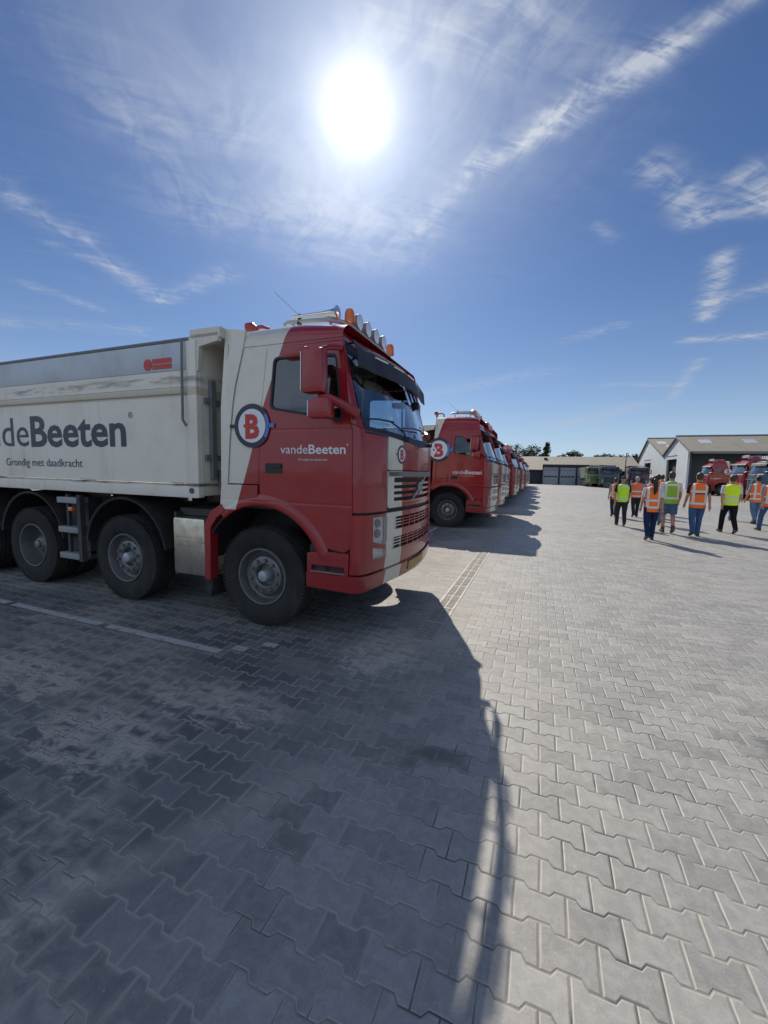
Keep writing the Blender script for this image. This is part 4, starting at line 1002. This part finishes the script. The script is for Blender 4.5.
gabled('open_shed', 'nearer shed with white gable, open dark front and grey sheet roof on the right', 20, 66, 68.6, 5.5, 75.65, 8.13, 82.3, 5.56, True, [(75.2, 80.4, 4.6)], [(2.0, .50, .72), (7.3, .50, .72), (12.6, .50, .72), (18, .50, .72), (23.3, .50, .72)])
gabled('white_shed', 'farther white gabled shed left of the open shed, with one small dark doorway', 20, 66, 82.32, 5.56, 93.74, 9.29, 104, 4.0, False, [(90.8, 95.8, 4.45)], [(.7, .64, .78), (1.6, .38, .54), (12, .58, .74)])
# lamp post
lp = MB(); lp.tube([(0, 0, 0), (0, 0, 4.6)], [.08, .045], 8); lp.tube([(0, 0, 4.5), (0, -.5, 4.63)], .035, 6); lp_t = empty('lamp_post', (10.5, 60.3, 0), 0, 'thin dark lamp post standing before the barn between the dark trucks', 'lamp post'); lp.build('pole', M['chassis'], lp_t)
q = MB(); q.box(-.1, .1, -.75, -.35, 4.57, 4.67, .02); q.build('lamp_head', M['chassis'], lp_t)

# ------------------------------------------------------------------ trees behind the barn
def leafmat(name, c):
    m = mat(name, c, .6, spec=.3); nt = m.node_tree; v, x, y, z = objpos(nt); b = bsdf(m)
    n_ = noise(nt, v, 1.3, 3, .6); d = tuple(k*.45 for k in c); e = tuple(min(1, k*1.5) for k in c)
    nt.links.new(mixc(nt, n_.sm(.35, .65), d, e), b.inputs['Base Color']); return m
LM = [leafmat('leaves_mid', (.045, .075, .022)), leafmat('leaves_dark', (.028, .050, .022)), leafmat('leaves_olive', (.07, .085, .03))]
bark = mat('bark', (.09, .07, .05), .9)
def tree(x, y, h, rad, kind, label, poplar=False, seed=0):
    rnd = random.Random(seed); t = empty('poplar_tree' if poplar else 'broadleaf_tree', (x, y, 0), rnd.random()*6, label, 'tree', 'trees behind the barn')
    tk = MB(); tk.tube([(0, 0, 0), (.1, 0, h*.3), (0, .1, h*.62), (.05, 0, h*.9)], [.28, .22, .12, .04], 8)
    ends = []
    for k in range(9):
        a = rnd.random()*6.28; z0 = h*(.25+.5*rnd.random()); r_ = rad*(.55+.35*rnd.random())*(0.35 if poplar else 1)
        e = Vector((math.cos(a)*r_, math.sin(a)*r_, z0+h*.16)); tk.tube([(0, 0, z0), tuple(e*.5+Vector((0, 0, z0*.55))), tuple(e)], [.09, .05, .02], 5, False); ends.append(e)
    tk.build('trunk', bark, t)
    c = MB(); cl = []
    nC = 34
    for k in range(nC):
        if poplar: zz_ = h*(.18+.8*k/nC); rr = rad*.42*math.sin(min(1, (1-(zz_/h))*2.2+.12)*PI/2); a = rnd.random()*6.28; cl.append((Vector((math.cos(a)*rr*.6, math.sin(a)*rr*.6, zz_)), .55))
        else:
            a = rnd.random()*6.28; u = rnd.random()**.5; zz_ = h*(.34+.6*rnd.random()); w_ = math.sin(PI*min(1, max(0.02, (zz_/h-.22)/.82)))**.7
            cl.append((Vector((math.cos(a)*rad*u*w_, math.sin(a)*rad*u*w_, zz_)), rad*.30*(.7+.6*rnd.random())))
    for ce, cr in cl:
        for j in range(70):
            d = Vector((rnd.gauss(0, 1), rnd.gauss(0, 1), rnd.gauss(0, .8))); d = d.normalized()*cr*(rnd.random()**.4); p = ce+d
            n_ = Vector((rnd.gauss(0, 1), rnd.gauss(0, 1), rnd.gauss(0, 1)+.6)).normalized(); a = n_.orthogonal().normalized()*.15*(.7+rnd.random()*.7); b_ = n_.cross(a)*.75
            c.add([p-a, p+b_, p+a, p-b_], [(0, 1, 2, 3)])
    c.build('crown', LM[kind], t, smooth=False, fixn=False)
def fromray(u, v, y):
    d = Matrix(RM) @ Vector(((u-384)/397.66, -(v-512)/397.66, -1)); k = y/d.y; return d.x*k, 1.62+d.z*k
tl = [(492, 446, 2.6, 1, 'leftmost round tree behind the far end of the truck row'), (504, 449, 2.3, 0, 'small round tree just right of the leftmost tree behind the barn'),
      (517, 445, 3.0, 0, 'broad tree with loose crown above the left end of the barn roof'), (532, 445, 2.9, 1, 'dense tree immediately left of the slim poplar'),
      (561, 455, 1.9, 2, 'low tree peeping over the barn roof, first right of the poplar'), (569, 452, 2.3, 1, 'dark bushy tree over the middle of the barn roof'), (578, 451, 2.2, 0, 'taller round tree over the middle of the barn roof, left of the gap'),
      (598, 455, 1.8, 2, 'small olive tree over the barn roof right of the gap'), (607, 454, 2.1, 1, 'dark low tree left of the lamp post top'), (617, 455, 2.0, 0, 'green low tree just left of the lamp post'), (631, 454, 2.2, 2, 'olive tree just right of the lamp post near the white shed'), (639, 455, 1.8, 1, 'last dark tree touching the white gable roofline')]
for i, (u, v, rad, kd, lab) in enumerate(tl):
    x_, z_ = fromray(u, v, 103); tree(x_, 103, z_, rad, kd, lab, False, i+3)
x_, z_ = fromray(547.5, 442, 103); tree(x_, 103, z_, 2.4, 1, 'slim tall poplar rising above the barn roof', True, 77)

# ------------------------------------------------------------------ people
def remesh(mb, vox, smooth=2):
    me = bpy.data.meshes.new('tmp'); me.from_pydata(mb.v, [], mb.f)
    bm = bmesh.new(); bm.from_mesh(me); bmesh.ops.recalc_face_normals(bm, faces=bm.faces); bm.to_mesh(me); bm.free()
    o = bpy.data.objects.new('tmp', me); COL.objects.link(o)
    m = o.modifiers.new('r', 'REMESH'); m.mode = 'VOXEL'; m.voxel_size = vox; m.use_smooth_shade = True
    if smooth: s = o.modifiers.new('s', 'SMOOTH'); s.iterations = smooth; s.factor = .5
    bpy.context.view_layer.update()
    r = bpy.data.meshes.new_from_object(o.evaluated_get(bpy.context.evaluated_depsgraph_get()))
    bpy.data.objects.remove(o); bpy.data.meshes.remove(me); return r
def loft(mb, rings, n=20):
    """rings: (cx, cy, z, rx, ry)"""
    vs = []; 
    for cx, cy, z, rx, ry in rings:
        for k in range(n): t = 2*PI*k/n; vs.append((cx+rx*math.cos(t), cy+ry*math.sin(t), z))
    fs = [(i*n+k, i*n+(k+1) % n, (i+1)*n+(k+1) % n, (i+1)*n+k) for i in range(len(rings)-1) for k in range(n)]
    fs += [tuple(range(n)), tuple((len(rings)-1)*n+k for k in reversed(range(n)))]
    return mb.add(vs, fs)
def cloth(name, c, amt=.5):
    m = mat(name, c, .85, spec=.2); nt = m.node_tree; v, x, y, z = objpos(nt)
    n_ = noise(nt, v, 7, 4, .6); nt.links.new(mixc(nt, n_.sm(.3, .7)*amt, c, tuple(k*.55 for k in c)), bsdf(m).inputs['Base Color'])
    bn = nt.nodes.new('ShaderNodeBump'); bn.inputs['Strength'].default_value = .7; bn.inputs['Distance'].default_value = .02
    nt.links.new(noise(nt, v, 11, 3, .5, 1.0).k, bn.inputs['Height']); nt.links.new(bn.outputs[0], bsdf(m).inputs['Normal']); return m
def vestmat(name, c, zs, vx, patch=False):
    m = cloth(name, c, .25); nt = m.node_tree; v, x, y, z = objpos(nt); b = bsdf(m)
    f = None
    for z0 in zs: g = 1.0 - ((z-z0).abs()).gt(.028); f = g if f is None else f + g
    if vx: f = f + (1.0 - ((x.abs()-vx).abs()).gt(.026)) * z.gt(zs[0])
    col = b.inputs['Base Color'].links[0].from_socket
    c2 = mixc(nt, f.clamp(), col, (.68, .69, .64))
    if patch: c2 = mixc(nt, (x.abs().lt(.115)*((z-1.20).abs()).lt(.022)).clamp(), c2, (.10, .08, .10))
    nt.links.new(c2, b.inputs['Base Color']); return m
OR = (1.0, .21, .05); LI = (.58, .95, .06); YE = (.80, 1.0, .04)
VM = {'orange': vestmat('vest_orange', OR, (.93, 1.12), .13), 'orange_print': vestmat('vest_orange_print', OR, (.93, 1.12+.14), .14, True), 'salmon': vestmat('vest_salmon', (.85, .20, .10), (.93, 1.13), 0),
      'green': vestmat('vest_green', (.30, .52, .06), (1.02, 1.40), .15), 'lime': vestmat('vest_lime', LI, (.97, 1.42), 0), 'yellow': vestmat('vest_yellow', YE, (.98, 1.12), 0)}
CM = {'jeans': cloth('denim', (.06, .12, .24)), 'faded': cloth('faded_denim', (.12, .20, .32)), 'navy': cloth('navy_cloth', (.015, .03, .09)), 'black': cloth('black_cloth', (.012, .012, .014)), 'dark': cloth('dark_grey_cloth', (.035, .035, .045)),
      'white': cloth('white_cloth', (.62, .64, .68)), 'grey': cloth('grey_cloth', (.30, .30, .33)), 'blackshirt': cloth('black_shirt', (.02, .02, .022)), 'blueshort': cloth('blue_shorts', (.08, .15, .26))}
SK = mat('skin', (.42, .22, .15), .55); SHOE = dirty(mat('shoe_leather', (.03, .025, .022), .6), (.03, .025, .022)); SOLE = mat('boot_brown', (.11, .06, .035), .7)
HM = {'black': mat('hair_black', (.012, .010, .010), .5), 'brown': mat('hair_brown', (.05, .03, .018), .55), 'grey': mat('hair_grey', (.35, .33, .31), .6), 'blond': mat('hair_blond', (.22, .14, .07), .55), 'cap': mat('cap_cloth', (.03, .03, .035), .8)}
def person(x, y, H, vest, pants, hair, shirt, label, phase=1, stride=.30, shorts=False, pony=False, wide=1.0, rot=0.0, sleeve=True, boots=None, turn=0.0):
    t = empty('person', (x, y, 0), rot, label, 'person', 'walking group in safety vests'); k = H/1.75; t.scale = (k, k, k)
    hipz = .92 - .02*stride/.3; W_ = wide
    L = {}
    for s in (-1, 1):                                   # s*phase = +1: this leg is in front (+y)
        f = s*phase > 0
        hip = Vector((s*.095, 0, hipz))
        if f: ank = Vector((s*.085, stride, .085)); knee = Vector((s*.095, stride*.62+.03, .50)); toe = Vector((s*.10, stride+.17, .05)); heel = Vector((s*.085, stride-.06, .04))
        else: ank = Vector((s*.085, -stride, .16)); knee = Vector((s*.095, -stride*.22+.02, .49)); toe = Vector((s*.10, -stride+.15, .035)); heel = Vector((s*.085, -stride-.05, .13))
        L[s] = (hip, knee, ank, heel, toe)
    A = {}
    for s in (-1, 1):
        b = s*phase < 0                                 # arm opposite to the leg swings forward
        sw = .16 if b else -.14
        sh = Vector((s*.185*W_, 0, 1.43)); el = Vector((s*.230*W_, sw*.25-.02, 1.13)); wr = Vector((s*.232*W_, sw+.02, .885)); A[s] = (sh, el, wr)
    body = MB()
    loft(body, [(0, 0, .86, .10, .09), (0, 0, .93, .155, .11), (0, 0, 1.03, .145*W_, .10), (0, .0, 1.15, .15*W_, .10), (0, 0, 1.30, .175*W_, .115), (0, -.005, 1.40, .18*W_, .105), (0, -.005, 1.46, .12, .08), (0, 0, 1.50, .06, .06), (0, .01, 1.56, .055, .058)])
    for s in (-1, 1):
        hip, kn, an, he, to = L[s]
        body.tube([hip+Vector((0, 0, .02)), hip*.6+kn*.4, kn*.97+hip*.03, kn*.72+an*.28+Vector((0, -.012, 0)), kn*.3+an*.7, an], [.085, .078, .055, .058, .042, .036], 12)
        body.tube([he+Vector((0, 0, .01)), he*.5+to*.5+Vector((0, 0, .03)), to], [.032, .038, .022], 8)
        sh, el, wr = A[s]
        body.tube([sh*.8+Vector((0, 0, .28)), sh, sh*.5+el*.5, el, el*.6+wr*.4, wr], [.045, .052, .043, .036, .037, .025], 12)
        d = (wr-el).normalized(); sd = Vector((0, 1, 0)) - d*d.y; sd.normalize(); nrm = d.cross(sd)
        body.tube([wr, wr+d*.03, wr+d*.085], [.024, .036, .034], 8)
        for q in range(4):
            o_ = sd*(.030-.020*q); Lf = (.075, .083, .078, .062)[q]; inn = Vector((-s*.018, 0, 0))
            body.tube([wr+d*.07+o_*.8, wr+d*(.09+Lf*.45)+o_, wr+d*(.085+Lf)+o_+inn], [.0105, .0098, .0085], 7)
        body.tube([wr+d*.02+sd*.02, wr+d*.055+sd*.048, wr+d*.085+sd*.052+Vector((-s*.012, 0, 0))], [.013, .0115, .0095], 7)
    # head: cranium, jaw, nose, ears
    hc = Vector((0, .02, 1.655)); Rt = Matrix.Rotation(turn, 3, 'Z')
    hd = MB(); loft(hd, [(0, .035, 1.545, .035, .035), (0, .035, 1.565, .050, .058), (0, .03, 1.60, .064, .082), (0, .025, 1.65, .073, .093), (0, .02, 1.70, .075, .095), (0, .01, 1.735, .062, .080), (0, .01, 1.756, .030, .040)], 16)
    hd.tube([(0, .112, 1.675), (0, .132, 1.645), (0, .118, 1.632)], [.010, .016, .010], 6)
    for s in (-1, 1): hd.tube([(s*.076, .012, 1.675), (s*.083, .006, 1.655), (s*.076, .012, 1.628)], [.008, .014, .008], 6)
    hd.tube([(-.02, .108, 1.603), (0, .115, 1.604), (.02, .108, 1.603)], .008, 5)
    hd.v = [tuple(Rt @ Vector(v)) for v in hd.v]; body.add(hd.v, hd.f)
    me = remesh(body, .0085, 1); o = bpy.data.objects.new('body', me); COL.objects.link(o); o.parent = t; me.materials.clear(); me.materials.append(SK)
    # eyes are set in the face on the far side of the head
    ey = MB()
    for s in (-1, 1): 
        c = Rt @ Vector((s*.030, .103, 1.662)); ey.lathe([(0, -.01), (.009, -.005), (.010, 0), (.009, .005), (0, .01)], c, 'z', 8)
    ey.build('eyes', M['ink_white'], o)
    def put(name, mb, m, vox, sm=2):
        me = remesh(mb, vox, sm); q = bpy.data.objects.new(name, me); COL.objects.link(q); q.parent = t; me.materials.clear(); me.materials.append(m); return q
    # trousers
    p = MB(); loft(p, [(0, 0, .80, .12, .10), (0, 0, .88, .168, .125), (0, 0, .97, .165, .122), (0, 0, 1.03, .158*W_, .115)])
    for s in (-1, 1):
        hip, kn, an, he, to = L[s]
        if shorts: p.tube([hip+Vector((0, 0, .02)), hip*.55+kn*.45, kn*.85+hip*.15], [.10, .105, .098], 14)
        else: p.tube([hip+Vector((0, 0, .02)), hip*.55+kn*.45, kn, kn*.5+an*.5, an+Vector((0, 0, .02)), an+Vector((0, 0, -.03))], [.102, .098, .075, .068, .062, .064], 14)
    put('shorts' if shorts else 'trousers', p, CM[pants], .013, 3)
    # shoes
    for s in (-1, 1):
        sh_ = MB(); hip, kn, an, he, to = L[s]
        sh_.tube([he+Vector((0, -.01, .0)), he*.7+to*.3+Vector((0, 0, .02)), he*.35+to*.65+Vector((0, 0, .008)), to+Vector((0, .02, -.005))], [.046, .052, .047, .034], 12)
        sh_.tube([an+Vector((0, -.01, .09 if boots else .02)), an+Vector((0, 0, -.03))], [.052, .050], 10)
        sh_.v = [(a, b, max(c, .0)) for a, b, c in sh_.v]
        put('shoe', sh_, SOLE if boots else SHOE, .010, 1)
    # shirt: torso and sleeves
    s_ = MB(); loft(s_, [(0, 0, .90, .17, .125), (0, 0, 1.03, .160*W_, .115), (0, 0, 1.15, .163*W_, .112), (0, 0, 1.30, .186*W_, .125), (0, -.005, 1.41, .185*W_, .112), (0, -.005, 1.47, .115, .085), (0, 0, 1.51, .070, .070)])
    for s in (-1, 1):
        sh, el, wr = A[s]; e = el if sleeve == 'long' else sh*.25+el*.75
        pts = [sh*.8+Vector((0, 0, .28)), sh, sh*.5+e*.5, e]; rr = [.055, .066, .060, .058]
        if sleeve == 'long': pts += [el*.5+wr*.5, wr]; rr[-1] = .052; rr += [.046, .036]
        if sleeve: s_.tube(pts, rr, 12)
    put('shirt', s_, CM[shirt], .012, 2)
    v_ = MB(); hem = .80 if vest.startswith('orange') else .86
    loft(v_, [(0, 0, hem, .185*W_, .142), (0, 0, hem+.08, .188*W_, .145), (0, -.004, 1.05, .184*W_, .142), (0, -.006, 1.20, .194*W_, .145), (0, -.008, 1.32, .208*W_, .148), (0, -.010, 1.41, .205*W_, .134), (0, -.008, 1.465, .145*W_, .108), (0, -.005, 1.495, .085, .085)], 28)
    put('safety_vest', v_, VM[vest], .012, 2)
    # hair
    h = MB()
    if hair == 'cap': loft(h, [(0, .012, 1.68, .082, .104), (0, .010, 1.72, .080, .100), (0, .0, 1.76, .060, .075), (0, 0, 1.778, .02, .03)], 16); h.box(-.05, .05, .09, .17, 1.685, 1.70, .006)
    elif hair == 'grey' or not pony: loft(h, [(0, -.030, 1.585, .055, .050), (0, -.022, 1.62, .075, .078), (0, -.010, 1.67, .084, .092), (0, .0, 1.72, .083, .100), (0, .005, 1.76, .064, .082), (0, .005, 1.785, .028, .04)], 16)
    else:
        loft(h, [(0, -.03, 1.58, .058, .055), (0, -.02, 1.63, .082, .085), (0, -.008, 1.70, .086, .103), (0, .0, 1.765, .062, .082), (0, .0, 1.785, .03, .04)], 16)
        h.tube([(0, -.09, 1.70), (.0, -.135, 1.69), (.015, -.155, 1.60), (.02, -.165, 1.48), (.012, -.165, 1.36), (0, -.155, 1.28)], [.03, .045, .055, .058, .045, .012], 12)
    h.v = [tuple(Rt @ Vector(v)) for v in h.v]
    put('cap' if hair == 'cap' else 'hair', h, HM[hair], .010, 1)
    return t
person(2.74, 11.95, 1.62, 'orange', 'navy', 'black', 'white', 'woman with long black ponytail, orange vest and navy trousers, nearest of the walkers', 1, .16, pony=True, wide=.95)
person(3.60, 13.80, 1.77, 'green', 'blueshort', 'brown', 'white', 'man in blue shorts and brown boots with a dull green vest', -1, .15, shorts=True, wide=1.08, boots=True)
person(4.14, 13.40, 1.75, 'orange_print', 'jeans', 'brown', 'blackshirt', 'man in orange vest with dark print on the back and blue jeans, black T-shirt', 1, .10, wide=1.04)
person(5.36, 14.75, 1.71, 'yellow', 'black', 'brown', 'white', 'person in bright yellow vest, white short sleeves and wide black trousers', -1, .28, wide=1.05)
person(2.60, 15.05, 1.62, 'lime', 'dark', 'cap', 'blackshirt', 'person in lime vest and dark trousers at the left of the group, dark cap', -1, .20)
person(2.90, 18.3, 1.55, 'orange', 'dark', 'brown', 'grey', 'person in orange vest mostly hidden behind the leftmost lime vest', 1, .15, wide=.95)
person(3.70, 18.6, 1.62, 'salmon', 'dark', 'grey', 'grey', 'grey-haired man in salmon red vest behind the ponytailed woman', 1, .14, wide=1.1)
person(4.30, 19.2, 1.60, 'orange', 'navy', 'brown', 'grey', 'person in orange vest half hidden behind the ponytailed woman\'s head', -1, .2)
person(3.83, 16.2, 1.70, 'orange', 'faded', 'black', 'grey', 'dark-haired person between the ponytailed woman and the man in shorts, mostly covered', -1, .25)
person(7.12, 19.4, 1.75, 'orange', 'jeans', 'black', 'grey', 'person in orange vest and jeans seen behind the bright yellow vest', 1, .30)
person(7.44, 18.4, 1.73, 'orange', 'faded', 'black', 'grey', 'man in orange vest, pale grey sleeves and faded jeans near the right edge', 1, .18, wide=1.08, rot=.1)
person(6.76, 15.9, 1.71, 'orange', 'jeans', 'brown', 'grey', 'rightmost walker, orange vest and jeans, cut by the photo edge', -1, .24, wide=1.08, rot=.1)
person(5.0, 20.5, 1.72, 'orange', 'navy', 'black', 'blackshirt', 'distant walker in orange vest glimpsed right of the green vest', 1, .2)
